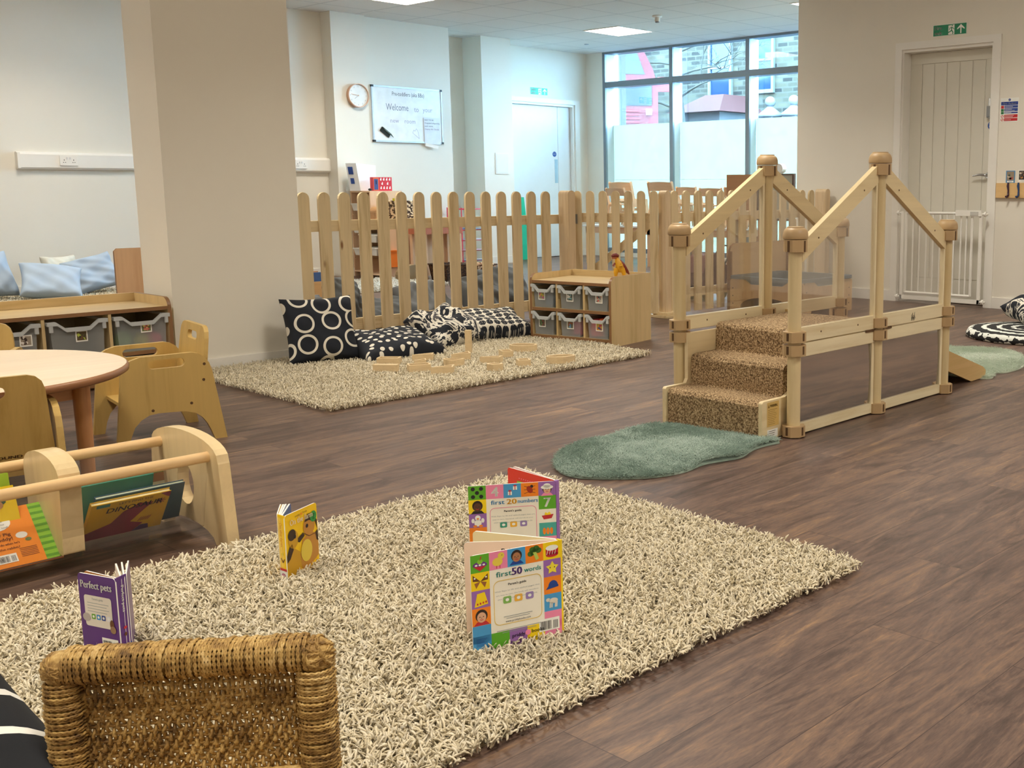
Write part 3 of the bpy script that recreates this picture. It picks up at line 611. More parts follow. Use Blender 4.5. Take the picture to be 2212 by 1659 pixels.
for iy, y in enumerate(FY):
    for ix, x in enumerate(FX):
        m = MB(); octo(m, x, y, .004, MZ[ix]+.03, .0265, BP); m.build('post', t)
        collar(x, y, 0, .048, t, 'foot_collar')
        collar(x, y, .316, .364, t); collar(x, y, .368, .414, t)
        collar(x, y, MZ[ix], MZ[ix]+.052, t, 'post_cap', True)
    for k, (xa, xb, up) in enumerate(((FX[0]+.03, FX[1]-.03, 1), (FX[1]+.03, FX[2]-.03, -1))):
        # handrail
        za, zb = (.750, 1.050) if up > 0 else (1.050, .750)
        m = MB(); hh = .075
        m.prism([[(xa, za-hh), (xb, zb-hh), (xb, zb), (xa, za)]], (0, y+.012, 0), (1, 0, 0), (0, 0, 1), (0, -.024, 0), wood('frame_rail_birch', '#e2cfa4', '#d0b684', 0, .35, 12)); hr = m.build('handrail', t, bevel=.004)
        m = MB(); 
        for f in (.2, .8): xx = xa+(xb-xa)*f; zz = za+(zb-za)*f-.045; m.cyl((xx, y-.0125, zz), (xx, y-.0115, zz), .004, DARKSLOT, 10)
        m.build('screws', hr)
        m = MB(); m.prism([[(xa+.008, .424), (xb-.008, .424), (xb-.008, zb-hh+.01), (xa+.008, za-hh+.01)]], (0, y+.002, 0), (1, 0, 0), (0, 0, 1), (0, -.004, 0), ACR); m.build('clear_panel', t)
        m = MB(); xs = (xb-.012, xb) if up > 0 else (xb-.012, xb); m.box(xs[0], y-.01, .424, xs[1], y+.01, zb-hh+.005, BIRCH[2]); m.build('stile', t)
        m = MB(); m.box(xa-.002, y-.011, .366, xb+.002, y+.011, .424, BIRCH[0]); pk = m.build('upper_plank', t, bevel=.003)
        if iy == 0:
            m = MB(); m.box(xa-.002, y-.011, .308, xb+.002, y+.011, .362, BIRCH[0]); m.build('lower_plank', t, bevel=.003)
            m = MB(); m.box(xa-.002, y-.010, .006, xb+.002, y+.010, .048, BIRCH[0]); m.build('bottom_rail', t, bevel=.003)
            m = MB(); m.box(xb-.02, y-.009, .048, xb, y+.009, .308, BIRCH[2]); m.build('stile', t)
            # convex mirror sheet
            MIR = _mc.get('mir')
            if MIR is None:
                MIR, tt, p = newmat('dark_mirror_acrylic'); p.inputs['Metallic'].default_value = 1; p.inputs['Roughness'].default_value = .06
                n = noise(tt, coords(tt), 2); tt.links.new(ramp(tt, n, [(.3, '#cfcac6'), (.7, '#d6d1cd')]), p.inputs['Base Color']); _mc['mir'] = MIR
            m = MB(); nx, nz = 2, 14; x0, x1, z0, z1 = xa, xb-.02, .046, .31; vs = []; fs = []
            for a in range(nz+1):
                for b in range(nx+1):
                    f = a/nz; vs.append((x0+(x1-x0)*b/nx, y-.001-.0035*math.sin(PI*f)+.004*max(0, f-.8), z0+(z1-z0)*f))
            for a in range(nz):
                for b in range(nx): i = a*(nx+1)+b; fs.append((i, i+1, i+nx+2, i+nx+1))
            m.add(vs, fs, MIR, True); m.box(x0, y+.003, z0, x1, y+.006, z1, MIR); m.build('mirror_panel', t)
        if k == 1:
            pl = Plane((FX[1]+.27 if iy == 0 else FX[1]+.16, y-.0112, .374), (1, 0, 0), (0, 0, 1)); m = MB()
            for a, h_ in enumerate((.028, .034, .024, .036)): m.line(pl, [(.0085*a, 0), (.0085*a+.003, h_)], .0028, BLACK); m.line(pl, [(.0085*a+.002, h_*.55), (.0085*a+.009, h_*.2)], .0022, BLACK)
            m.build('maker_mark', pk)
        if k == 0:
            m = MB()
            for f in (.25, .75): xx = xa+(xb-xa)*f; m.cyl((xx, y-.0115, .397), (xx, y-.0108, .397), .004, DARKSLOT, 10)
            m.build('screws', pk)
for xx in (3.895, 4.03):
    m = MB(); m.box(xx-.035, 2.425, .358, xx+.035, 2.4285, .368, DARKSLOT); m.build('joint_slot', t)
def carpet_mat():
    m, tt, p = newmat('brown_twist_carpet'); v = coords(tt); p.inputs['Roughness'].default_value = .95
    n = noise(tt, v, 150, 3, .8)
    tt.links.new(ramp(tt, n, [(.38, '#4c3a26'), (.46, '#84694a'), (.54, '#b89a72'), (.64, '#dcc6a0')]), p.inputs['Base Color']); bump(tt, p, n, .9, .006); return m
CARP = carpet_mat()
m = MB(); y0, y1 = 2.499, 2.975
pts = [(3.236, .004), (3.236, .128), (3.245, .141), (3.262, .146), (3.375, .146), (3.38, .15), (3.382, .255), (3.392, .268), (3.41, .272), (3.535, .272), (3.541, .276), (3.543, .372), (3.552, .386), (3.572, .390), (4.06, .390), (5.02, .03), (5.02, .008), (4.06, .36), (3.57, .36), (3.57, .004)]
m.prism([pts], (0, y1, 0), (1, 0, 0), (0, 0, 1), (0, y0-y1, 0), CARP, smooth=False); m.build('stair_carpet', t, bevel=.004, seg=2)
SB = wood('step_side_birch', '#e4d2aa', '#d2bc8c', 0, .35, 9)
for yy, nm in ((2.48, 'front'), (2.977, 'back')):
    m = MB()
    prof = rr(3.225, .002, 3.37 if nm == 'front' else 3.40, .152, .008)
    if nm == 'back': prof = [(3.225, .002), (3.40, .002), (3.57, .002), (3.57, .005), (3.925, .005), (3.925, .36), (3.362, .36), (3.362, .17), (3.35, .152), (3.232, .152), (3.225, .145)]
    else: prof = [(3.225, .002), (3.57, .002), (3.57, .36), (3.412, .36), (3.412, .17), (3.37, .152), (3.232, .152), (3.225, .145)]
    m.prism([prof], (0, yy+.018, 0), (1, 0, 0), (0, 0, 1), (0, -.018, 0), SB); sb = m.build('step_side', t, bevel=.003)
    if nm == 'front':
        pl = Plane((3.235, yy-.0004, .02), (1, 0, 0), (0, 0, 1)); YL = plain('#d9b870', .4); m = MB(); m.rect(pl, .02, .03, .095, .125, YL); m.rect(pl, .022, -.012, .088, .018, SIGNW)
        TB = plain('#8a6a32'); m.text(pl, 'WARNING', .062, .105, .011, TB, width=.048, bold=.0004); m.poly(pl, [(.024, .104), (.036, .104), (.03, .116)], TB, .0008)
        for i in range(9): m.line(pl, [(.026, .095-.007*i), (.026+rnd.uniform(.04, .062), .095-.007*i)], .0014, TB)
        for i in range(3): m.line(pl, [(.03, .011-.008*i), (.03+rnd.uniform(.03, .05), .011-.008*i)], .0018, BLACK)
        m.build('warning_label', sb)
RP = [(4.07, .29), (4.07, .40), (4.66, .188), (5.04, .062), (5.07, .04), (5.066, .015), (5.04, .006), (4.915, .003), (4.665, .088)]
for yy in (2.47, 2.982):
    m = MB(); m.prism([RP], (0, yy+.018, 0), (1, 0, 0), (0, 0, 1), (0, -.018, 0), wood('ramp_side_ply', '#d0b07a', '#c0a066', 0, .35, 8)); m.build('ramp_side', t, bevel=.003)

# ================================================= picket fences
def picket(x, y, z0, z1, w, dirx, diry, par, th=.018):
    m = MB(); h = w/2; n = 8
    prof = [(-h, z0), (h, z0), (h, z1-h)] + [(h*math.cos(PI*i/n), z1-h+h*math.sin(PI*i/n)) for i in range(1, n)] + [(-h, z1-h)]
    d = Vector((dirx, diry, 0)).normalized(); nn = Vector((d.y, -d.x, 0))
    m.prism([prof], Vector((x, y, 0)), d, (0, 0, 1), nn*th, PINE[2], smooth=False); return m.build('picket', par, bevel=.003)
def rail(a, b, z0, z1, par, th=.02, nm='rail', mat=None):
    a = Vector((a[0], a[1], 0)); b = Vector((b[0], b[1], 0)); d = (b-a); nn = Vector((d.y, -d.x, 0)).normalized()
    ax = 0 if abs(d.x) > abs(d.y)*.6 else 1
    m = MB(); m.obox(a + Vector((0, 0, z0)), d, (0, 0, z1-z0), -nn*th, mat or PINE[ax]); return m.build(nm, par, bevel=.002)
PF = wood('pine_post', '#dcc4a0', '#c8ab82', 2, .5, 14, knots=True)
def post(x0, y0, x1, y1, z1, par, rot=0, z0=0):
    m = MB(); c = Vector(((x0+x1)/2, (y0+y1)/2, 0)); w, d = (x1-x0)/2, (y1-y0)/2
    R_ = Matrix.Rotation(rot, 3, 'Z'); n = 6
    prof = [(-w, z0), (w, z0), (w, z1-.03)] + [(w-.03+.03*math.cos(PI/2*i/n), z1-.03+.03*math.sin(PI/2*i/n)) for i in range(1, n+1)] + [(-w+.03-.03*math.sin(PI/2*i/n), z1-.03+.03*math.cos(PI/2*i/n)) for i in range(1, n+1)]
    m.prism([prof], c + R_ @ Vector((0, d, 0)), R_ @ Vector((1, 0, 0)), (0, 0, 1), R_ @ Vector((0, -2*d, 0)), PF); return m.build('post', par, bevel=.003)
t = thing('picket_fence', 'long pine picket fence between the white column and the gate', 'fence', (4.45, 6.11, 0))
for i in range(15): picket(3.447 + .1355*i, 6.118, .012, .927, .077, 1, 0, t)
rail((3.40, 6.12), (5.53, 6.12), .69, .757, t); rail((3.40, 6.12), (5.53, 6.12), .065, .143, t)
post(5.475, 6.01, 5.545, 6.115, .932, t)
gx0, gy0, gx1, gy1 = 5.575, 6.05, 5.905, 5.52
t = thing('picket_gate', 'pine picket gate with a diagonal brace behind the tray unit', 'gate', ((gx0+gx1)/2, (gy0+gy1)/2, 0)); L = math.hypot(gx1-gx0, gy1-gy0); ux, uy = (gx1-gx0)/L, (gy1-gy0)/L
for i in range(7): s_ = .026 + (L-.05)*i/6; picket(gx0+ux*s_, gy0+uy*s_, .03, .93, .060, ux, uy, t)
rail((gx0, gy0), (gx1, gy1), .70, .768, t); rail((gx0, gy0), (gx1, gy1), .13, .2, t)
nn = Vector((uy, -ux, 0)); a = Vector((gx0, gy0, .2)) + nn*-.001; b = Vector((gx1, gy1, .70)) + nn*-.001
m = MB(); m.obox(a, b-a, (0, 0, .075), -nn*.018, PINE[2]); m.build('diagonal_brace', t, bevel=.002)
m = MB(); hy = plain('#77736a', .4, .8); p = Vector((gx0-.012, gy0-.02, .69)); m.obox(p + nn*.022, Vector((ux, uy, 0))*.022, (0, 0, .07), nn*.003, hy); m.obox(p + nn*.022 - Vector((ux, uy, 0))*.024, Vector((ux, uy, 0))*.022, (0, 0, .07), nn*.003, hy); m.cyl(p+nn*.026, p+nn*.026+Vector((0, 0, .07)), .004, hy, 8); m.build('hinge', t)
t = thing('picket_fence', 'pine picket fence running behind the climbing frame to the right wall', 'fence', (6.95, 5.5, 0))
for i in range(14): picket(6.06 + .1355*i, 5.508, .02, .932, .077, 1, 0, t)
rail((5.94, 5.51), (7.92, 5.51), .70, .768, t); rail((5.94, 5.51), (7.92, 5.51), .13, .197, t)
post(5.925, 5.46, 5.985, 5.53, .932, t); post(7.97, 5.45, 8.04, 5.56, .94, t)
m = MB(); m.box(5.87, 5.40, .0, 6.05, 5.58, .02, PINE[0]); m.box(5.89, 5.42, .02, 6.03, 5.56, .04, PINE[0]); m.build('post_foot', t, bevel=.003)

# ================================================= tray storage units
TRAYM = frosted('clear_tray_plastic', '#d6dadc', (.94, .95, .96), .66, .45); RIMM = frosted('tray_rim_plastic', '#e6eaec', (.9, .92, .93), .18, .35)
def tray_proto(w, hh, dp):
    """front faces -y, origin at front bottom centre"""
    t = proto('storage_tray', '', 'storage tray'); a = w/2; b = a-.022
    m = MB(); th = .003
    top = hh-.012
    V = [(-b, .012, 0), (b, .012, 0), (b, dp-.01, 0), (-b, dp-.01, 0), (-a+.014, .004, top), (a-.014, .004, top), (a-.014, dp, top), (-a+.014, dp, top)]
    # front with the dipped handle edge
    n1, n2, dz = .52*w/2, .36*w/2, .030
    P = [(-b, 0), (b, 0), (a-.014, top), (n1+.02, top), (n2, top-dz), (-n2, top-dz), (-n1-.02, top), (-a+.014, top)]
    m.prism([P], (0, .008, 0), (1, 0, 0), (0, 0, 1), (0, th, 0), TRAYM)
    m.add(V, [(0, 3, 2, 1), (1, 2, 6, 5), (2, 3, 7, 6), (3, 0, 4, 7)], TRAYM); body = m.build('tray_body', t)
    m = MB()
    R_ = [(-a, top-.004), (-n1-.02, top-.004), (-n2-.004, top-dz-.006), (n2+.004, top-dz-.006), (n1+.02, top-.004), (a, top-.004), (a, top+.014), (n1+.026, top+.014), (n2+.008, top-dz+.012), (-n2-.008, top-dz+.012), (-n1-.026, top+.014), (-a, top+.014)]
    m.prism([R_], (0, -.008, 0), (1, 0, 0), (0, 0, 1), (0, .02, 0), RIMM)
    for s_ in (-1, 1):
        m.box(min(s_*a, s_*(a-.012)), .0, top, max(s_*a, s_*(a-.012)), dp, top+.012, RIMM); x = s_*(a-.016); m.box(x-.008, -.006, top-.034, x+.008, .006, top, RIMM)
    m.build('tray_rim', t, bevel=.002)
    return t
def tray_label(cols, kind=0):
    m = MB(); pl = Plane((-.026, .0075, -.026), (1, 0, 0), (0, 0, 1)); r3 = random.Random(kind)
    m.obox(pl.o - pl.n*.0005, pl.u*.052, pl.v*.052, pl.n*.001, PAPER); m.rect(pl, .005, .006, .047, .047, plain(cols[0], .6), .0008)
    for i in range(12): m.ell(pl, r3.uniform(.012, .04), r3.uniform(.012, .04), r3.uniform(.003, .009), r3.uniform(.002, .007), plain(cols[1 + i % (len(cols)-1)], .6), .001+.00005*i, 10, r3.uniform(0, 3))
    return m
def place_tray(P, loc, rz, lab, cols, kd, lx=0, lz=.07, grp='clear plastic trays'):
    r = dup(P, loc, rz, lab, grp)
    o = tray_label(cols, kd).build('picture_label', shift=(0, 0, 0)); o.parent = r; o.location = (lx, 0, lz); o['_o'] = (0, 0, 0)
    return r
def cabinet(label, name, bays, bw, dp, hts, loc, rz, cat='cabinet'):
    """front face -y; local origin at front left bottom"""
    t = proto(name, label, cat); T = .016; Wd = bays*bw + (bays+1)*T*.6; z0, zm, zt, zl = hts
    LAM = MAPLE
    for x in (0, Wd-.018):
        m = MB(); R_ = .05; n = 6
        prof = [(0, 0), (dp, 0), (dp, zl), (R_, zl)] + [(R_-R_*math.sin(PI/2*i/n), zl-R_+R_*math.cos(PI/2*i/n)) for i in range(1, n+1)]
        m.prism([prof], (x, 0, 0), (0, 1, 0), (0, 0, 1), (.018, 0, 0), MAPLE[2], side=EDGE); m.build('side_panel', t, bevel=.001)
    def board(z, nm, th=.018):
        m = MB(); m.box(.018, .004, z-th, Wd-.018, dp-.004, z, MAPLE[0]); m.box(.018, .002, z-th, Wd-.018, .004, z, EDGE); m.build(nm, t)
    board(zt, 'top'); board(zm, 'shelf'); board(z0, 'bottom_shelf')
    m = MB(); m.box(.018, .03, 0, Wd-.018, .045, z0-.018, plain('#7a5c3c', .6)); m.build('plinth', t)
    m = MB(); m.box(.018, dp-.016, 0, Wd-.018, dp, zl, MAPLE[0]); m.build('back_panel', t)
    for i in range(1, bays):
        x = (Wd)*i/bays
        m = MB(); m.box(x-.007, .006, z0, x+.007, dp-.02, zm-.018, MAPLE[2]); m.box(x-.007, .006, zm, x+.007, dp-.02, zt-.018, MAPLE[2]); m.build('divider', t)
    t.location = loc; t.rotation_euler = (0, 0, rz); return t, Wd
# unit under the fence (faces the camera's left); its front runs from (4.59,4.66) back to (4.48,5.28)
rz2 = math.radians(-80)
c2, W2 = cabinet('low maple unit with six clear trays and a toy dinosaur on top', 'tray_unit', 3, .195, .43, (.045, .215, .385, .425), (4.478, 5.287, 0), rz2)
TP = tray_proto(.182, .142, .36)
def on(loc, rz, x, y, z): return (loc[0] + x*math.cos(rz) - y*math.sin(rz), loc[1] + x*math.sin(rz) + y*math.cos(rz), loc[2] + z)
labs = [('top left tray of the unit with the dinosaur, yellow and pink label', ['#8c8570', '#d8c93c', '#c2508a']), ('top middle tray of the unit with the dinosaur, teal and grey label', ['#6a6a62', '#7fb0b8', '#e5e5e5', '#33505a']), ('top right tray of the unit with the dinosaur, striped label', ['#c6c0b4', '#d06a5c', '#344a55', '#8c8c8c']),
        ('bottom left tray of the unit with the dinosaur', ['#55584c', '#8c5a50', '#6a8a5a']), ('bottom middle tray of the unit with the dinosaur, something pink inside', ['#6e705e', '#6a9cc8', '#a05a3c']), ('bottom right tray with pink and orange sheets, dinosaur unit', ['#c9b04c', '#c23c6a', '#2f4a80', '#e07030'])]
loc2 = (4.478, 5.287, 0)
for i in range(6):
    c_, r_ = i % 3, i // 3; x = W2*(c_+.5)/3
    place_tray(TP, on(loc2, rz2, x, .0, .217 if r_ == 0 else .047), rz2, labs[i][0], labs[i][1], i, lx=-.015 + .012*c_, lz=.072)
def tinysheet(nm, lab, o, a, b, c, col, cat): m = MB(); m.obox(o, a, b, c, plain(col, .6)); tag(m.build(nm), lab, cat)
def w2(x, y, z): return Vector(on(loc2, rz2, x, y, z))
def v2(x, y): return w2(x, y, 0) - w2(0, 0, 0)
X5 = W2*2.5/3
tinysheet('foam_sheet', 'pink foam sheet in the bottom right tray of the dinosaur unit', w2(X5-.068, .03, .06), v2(.06, .004), v2(0, .2), Vector((0, 0, .098)), '#ff5a6e', 'foam sheet')
tinysheet('foam_sheet', 'orange foam sheet in the bottom right tray of the dinosaur unit', w2(X5-.004, .03, .06), v2(.02, .004), v2(0, .2), Vector((.0, 0, .105)), '#ff7a3c', 'foam sheet')
tinysheet('foam_sheet', 'dark teal block in the bottom right tray of the dinosaur unit', w2(X5+.02, .05, .06), v2(.04, .004), v2(0, .2), Vector((.0, 0, .115)), '#1d5a6a', 'foam sheet')
tinysheet('foam_sheet', 'pink sheet in the bottom middle tray of the dinosaur unit', w2(W2*.5+.005, .03, .06), v2(.055, .0), v2(0, .2), Vector((.0, 0, .075)), '#e0487a', 'foam sheet')
tinysheet('toy_box', 'blue box in the top left tray of the dinosaur unit', w2(W2/6-.0, .03, .23), v2(.05, .0), v2(0, .2), Vector((.0, 0, .055)), '#5c7aa0', 'box')
# unit beside the column (runs along x)
c1, W1 = cabinet('long low maple unit with clear trays left of the big white column', 'tray_unit', 4, .277, .40, (.03, .165, .375, .418), (1.245, 5.56, 0), 0)
TP1 = tray_proto(.262, .172, .36); TP2 = tray_proto(.262, .112, .36)
labs = ['clear tray at the far left of the long low unit', 'second clear tray from the left in the long low unit, brown label', 'third clear tray with a green plant label in the long low unit', 'clear tray of coloured balls at the right end of the long low unit']
cols = [['#7c7466', '#3c3128', '#c9c2b4'], ['#a09484', '#3c2d28', '#efe8e0', '#5a4a44'], ['#5a4a2c', '#b9c850', '#7a4a30', '#3c3c24'], ['#6a7048', '#e07a70', '#e8d078', '#c85a5a']]
for i in range(4):
    place_tray(TP1, (1.245 + W1*(i+.5)/4, 5.56, .167), 0, labs[i], cols[i], 10+i, lx=(.03, .07, .015, .02)[i], lz=(.10, .10, .098, .112)[i])
for i, lb in enumerate(('lower tray at the left of the long low unit', 'lower tray second from the left in the long low unit', 'lower clear tray seen under the round table', 'lower clear tray at the column end of the long low unit')):
    r = dup(TP2, (1.245 + W1*(i+.5)/4, 5.56, .033), 0, lb, 'clear plastic trays')
for P_ in (TP, TP1, TP2):
    for o in list(P_.children): bpy.data.objects.remove(o)
    bpy.data.objects.remove(P_)
BX = 1.245 + W1*3.5/4
for (dx, dy, dz, r, c_, nm) in ((-.065, .08, .05, .042, '#86b86a', 'green ball low in the right end tray of the long unit'), (.015, .07, .044, .036, '#d8d050', 'yellow ball in the middle of the right end tray of the long unit'), (.08, .07, .045, .036, '#e8507c', 'pink ball low in the right end tray of the long unit'), (.07, .13, .085, .034, '#e8825c', 'orange ball above the pink one in the right end tray')):
    m = MB(); m.ball((BX+dx, 5.56+dy, .167+dz), r, plain(c_, .6)); tag(m.build('play_ball'), nm, 'ball', 'balls in the clear tray')
# dinosaur
t = thing('toy_dinosaur', 'small yellow and dark red toy dinosaur standing on the tray unit', 'toy', (4.84, 4.86, .385))
DY = plain('#d9a21c', .4, var=.12); DR = plain('#7a2a22', .45, var=.2); x0, y0, z0 = 4.84, 4.86, .386
def dv(s, c, f=0): return (x0 + s*.644 - f*.765, y0 - s*.765 - f*.644, z0 + c)   # s: across, c: up, f: towards the front of the toy
m = MB(); m.tube([dv(.050, .050, -.030), dv(.036, .052, -.02), dv(.014, .062), dv(.004, .085), dv(-.004, .108), dv(-.010, .126), dv(-.012, .142)], [.004, .011, .024, .026, .021, .013, .010], DY, 16); m.build('torso', t)
m = MB(); m.tube([dv(-.002, .146), dv(-.016, .152, .01), dv(-.030, .151, .018), dv(-.042, .146, .022)], [.010, .0145, .011, .006], DR, 12); m.tube([dv(-.014, .138, .01), dv(-.038, .134, .02)], [.009, .005], plain('#b0603c', .4), 10); m.build('head', t)
m = MB(); m.tube([dv(.062, .030, -.04), dv(.052, .046, -.03), dv(.036, .066, -.014), dv(.020, .096, -.008), dv(.006, .120, -.006)], [.003, .010, .017, .016, .008], DR, 12); m.build('back_stripe', t)
for s_ in (-1, 1):
    b = .021*s_ + .006
    m = MB(); m.tube([dv(b*.8, .068, .004), dv(b*1.15, .046, .010), dv(b*1.25, .024, .0), dv(b*1.3, .005, .004), dv(b*1.3-.003, .004, .018)], [.017, .015, .010, .009, .007], DY, 10); m.build('leg', t)
    m = MB(); m.tube([dv(b*.9-.008, .102, .012), dv(b*1.3-.012, .088, .026), dv(b*.7-.014, .086, .038)], [.006, .005, .003], DR if s_ < 0 else DY, 8); m.build('arm', t)

# ================================================= toddler table and chairs
t = thing('round_table', 'low round wooden toddler table with a pale top', 'table', (1.02, 4.0, 0)); cx, cy, R, zt = 1.02, 4.0, .512, .385
m = MB(); m.lathe([(R-.012, -.026), (R-.002, -.02), (R, -.010), (R-.004, -.002), (R-.008, 0)], (cx, cy, zt), plain('#9a6c48', .4, var=.08, name='brown_lipping'), 72); m.lathe([(R-.008, -.001), (R-.008, .0005), (0, .0005)], (cx, cy, zt), TABLETOP[0], 72, smooth=False); m.build('table_top', t)
lp = []
for a in (-38, 52, 142, 232):
    lx, ly = cx + .385*math.cos(math.radians(a)), cy + .385*math.sin(math.radians(a)); lp.append((lx, ly))
    m = MB(); m.cyl((lx, ly, 0), (lx, ly, zt-.026), .021, BEECH[2], 18, r1=.027); m.build('leg', t)
for i in range(4):
    a, b = lp[i], lp[(i+1) % 4]; a = Vector((*a, zt-.095)); b = Vector((*b, zt-.095)); d = (b-a).normalized(); n_ = Vector((0, 0, 1)).cross(d)
    m = MB(); m.obox(a + d*.02 + n_*.004, (b-a)-d*.04, (0, 0, .068), n_*.016, BEECH[0]); m.build('apron', t)
def cube_chair():
    t = proto('toddler_chair', '', 'chair')
    side = [(-.19, 0), (-.155, .307), (-.138, .321), (-.122, .331), (-.089, .341), (.087, .343), (.11, .337), (.13, .324), (.148, .298), (.157, .267), (.196, 0), (.152, 0), (.14, .035), (.128, .064), (.111, .09), (.088, .11), (.05, .122), (-.04, .126), (-.073, .122), (-.102, .106), (-.125, .081), (-.14, .045), (-.15, 0)]
    slot = rr(-.066, .293, .062, .326, .0164)
    for y in (-.195, .177):
        m = MB(); m.prism([side, slot], (0, y, 0), (1, 0, 0), (0, 0, 1), (0, .018, 0), PLY[2], side=PLY[0]); sp = m.build('side_panel', t, bevel=.003)
        m = MB(); yy = y-.0005 if y < 0 else y+.0175
        for x, z in ((-.06, .138), (.075, .15), (.124, .235), (.13, .295)): m.cyl((x, yy, z), (x, yy+.001, z), .0055, DARKSLOT, 10)
        m.build('bolt', sp)
    m = MB(); m.box(-.135, -.177, .135, .125, .177, .15, PLY[1]); m.build('seat', t, bevel=.003)
    m = MB(); bk = [(-.176, 0), (.176, 0), (.176, .04), (.158, .25), (.15, .275), (.135, .29), (.115, .296), (-.115, .296), (-.135, .29), (-.15, .275), (-.158, .25), (-.176, .04)]
    m.prism([bk, rr(-.06, .235, .06, .268, .0164)], (.112, 0, .135), (0, 1, 0), (.14, 0, 1), (.016, 0, 0), PLY[2], side=PLY[1]); m.build('backrest', t, bevel=.003)
    return t
c = cube_chair(); c.location = (1.79, 4.34, 0); c.rotation_euler = (0, 0, math.radians(-9)); c['label'] = 'cube shaped plywood toddler chair right of the round table, side towards the camera'; c['group'] = 'plywood toddler chairs'
dup(c, (.99, 3.65, 0), math.radians(-97), 'plywood toddler chair in front of the round table, its back to the camera')
dup(c, (1.27, 4.81, 0), math.radians(60), 'plywood toddler chair behind the round table at the left edge of the photo')
near = [o for o in bpy.data.objects if o.get('label', '').startswith('plywood toddler chair in front')][0]
m = MB(); m.text(Plane((0, 0, 0), (0, 1, 0), (.14/1.01, 0, 1/1.01)), 'AROUND', 0, 0, .009, plain('#4a3018', .5), .0006, width=.09, bold=.0006)
st = m.build('stamp', near, shift=(0, 0, 0)); st.location = (.128 + .14*.055 + .0022, .045, .19)
# ================================================= book rack
t = thing('book_rack', 'see-through book rack with maple ends and two round rails', 'book rack', (.9, 3.03, 0))
def rack_end(x, y0, y1, zb, arch, par, nm, hole=True, th=.022):
    yc = 3.03; n = 14
    if nm == 'end_panel':
        prof = [(y0, 0), (y0+.028, .23)] + [(yc + (-(yc-y0-.03))*math.cos(PI*i/n), .235 + .062*math.sin(PI*i/n)**.8) for i in range(0, n+1)] + [(y1-.028, .23), (y1, 0), (y1-.075, 0)] + [(yc + .16*math.cos(PI*i/8), .045*math.sin(PI*i/8)) for i in range(0, 9)] + [(y0+.075, 0)]
    else:
        prof = [(2.925, .05), (2.91, .24)] + [(yc - .12*math.cos(PI*i/n), .24 + .06*math.sin(PI*i/n)**.8) for i in range(1, n)] + [(3.15, .24), (3.135, .05)]
    loops = [prof]
    if hole: loops.append([(yc + .05*math.cos(2*PI*i/20), .145 + .06*math.sin(2*PI*i/20)) for i in range(20)])
    m = MB(); m.prism(loops, (x, 0, 0), (0, 1, 0), (0, 0, 1), (th, 0, 0), RACK[2], side=RACK[1]); return m.build(nm, par, bevel=.007, seg=3)
rack_end(1.31, 2.80, 3.26, 0, 0, t, 'end_panel', th=.032); rack_end(.32, 2.80, 3.26, 0, 0, t, 'end_panel', th=.032)
rack_end(.955, 0, 0, 0, 0, t, 'divider', False, .05); rack_end(.60, 0, 0, 0, 0, t, 'divider', False, .05)
for y, z in ((2.885, .243), (3.172, .243)):
    m = MB(); m.cyl((.33, y, z), (1.322, y, z), .0145, wood('rail_beech', '#e2bf8e', '#d2ab76', 0, .3, 14), 18); m.build('round_rail', t)
RA = clear('rack_acrylic', (.94, .93, .92), .02, .03, refl=.22)
m = MB(); m.prism([[(2.884, .235), (2.936, .040), (2.945, .034), (3.115, .034), (3.124, .040), (3.172, .235), (3.169, .235), (3.121, .043), (3.113, .038), (2.947, .038), (2.939, .043), (2.887, .235)]], (.342, 0, 0), (0, 1, 0), (0, 0, 1), (.968, 0, 0), RA, smooth=False); m.build('acrylic_trough', t)
# books ------------------------------------------------------------
def slab(par, nm, o, u, v, w, h, th, cov, page=PAPER, spine='l'):
    """closed book block: cover plane o + u*[0,w] + v*[0,h]; thickness behind"""
    pl = Plane(o, u, v); m = MB(); c = .0018
    m.obox(pl.o - pl.n*c, pl.u*w, pl.v*h, pl.n*c, cov); m.obox(pl.o - pl.n*th, pl.u*w, pl.v*h, pl.n*c, cov)
    m.obox(pl.o - pl.n*(th-c) + pl.v*.002, pl.u*(w-.002), pl.v*(h-.004), pl.n*(th-2*c), page)
    if spine == 'l': m.obox(pl.o - pl.n*th - pl.u*.0015, pl.u*.0015, pl.v*h, pl.n*th, cov)
    if spine == 't': m.obox(pl.o - pl.n*th + pl.v*h, pl.u*w, pl.v*.0015, pl.n*th, cov)
    m.build(nm, par); return pl
def uvec(a, b): return (Vector(b) - Vector(a)).normalized()
INKB = plain('#22202a', .5)
def barcode(m, pl, x, y, w, h, r=None):
    m.rect(pl, x, y, x+w, y+h, SIGNW, .0008); q = random.Random(5); k = x + w*.08
    while k < x + w*.92:
        d = w*q.choice([.012, .02, .03]); 
        if not (x+w*.6 < k < x+w*.66): m.rect(pl, k, y+h*.12, k+d, y+h*(.78 if k > x+w*.63 else .82), INKB, .0011)
        k += d + w*q.choice([.015, .025])
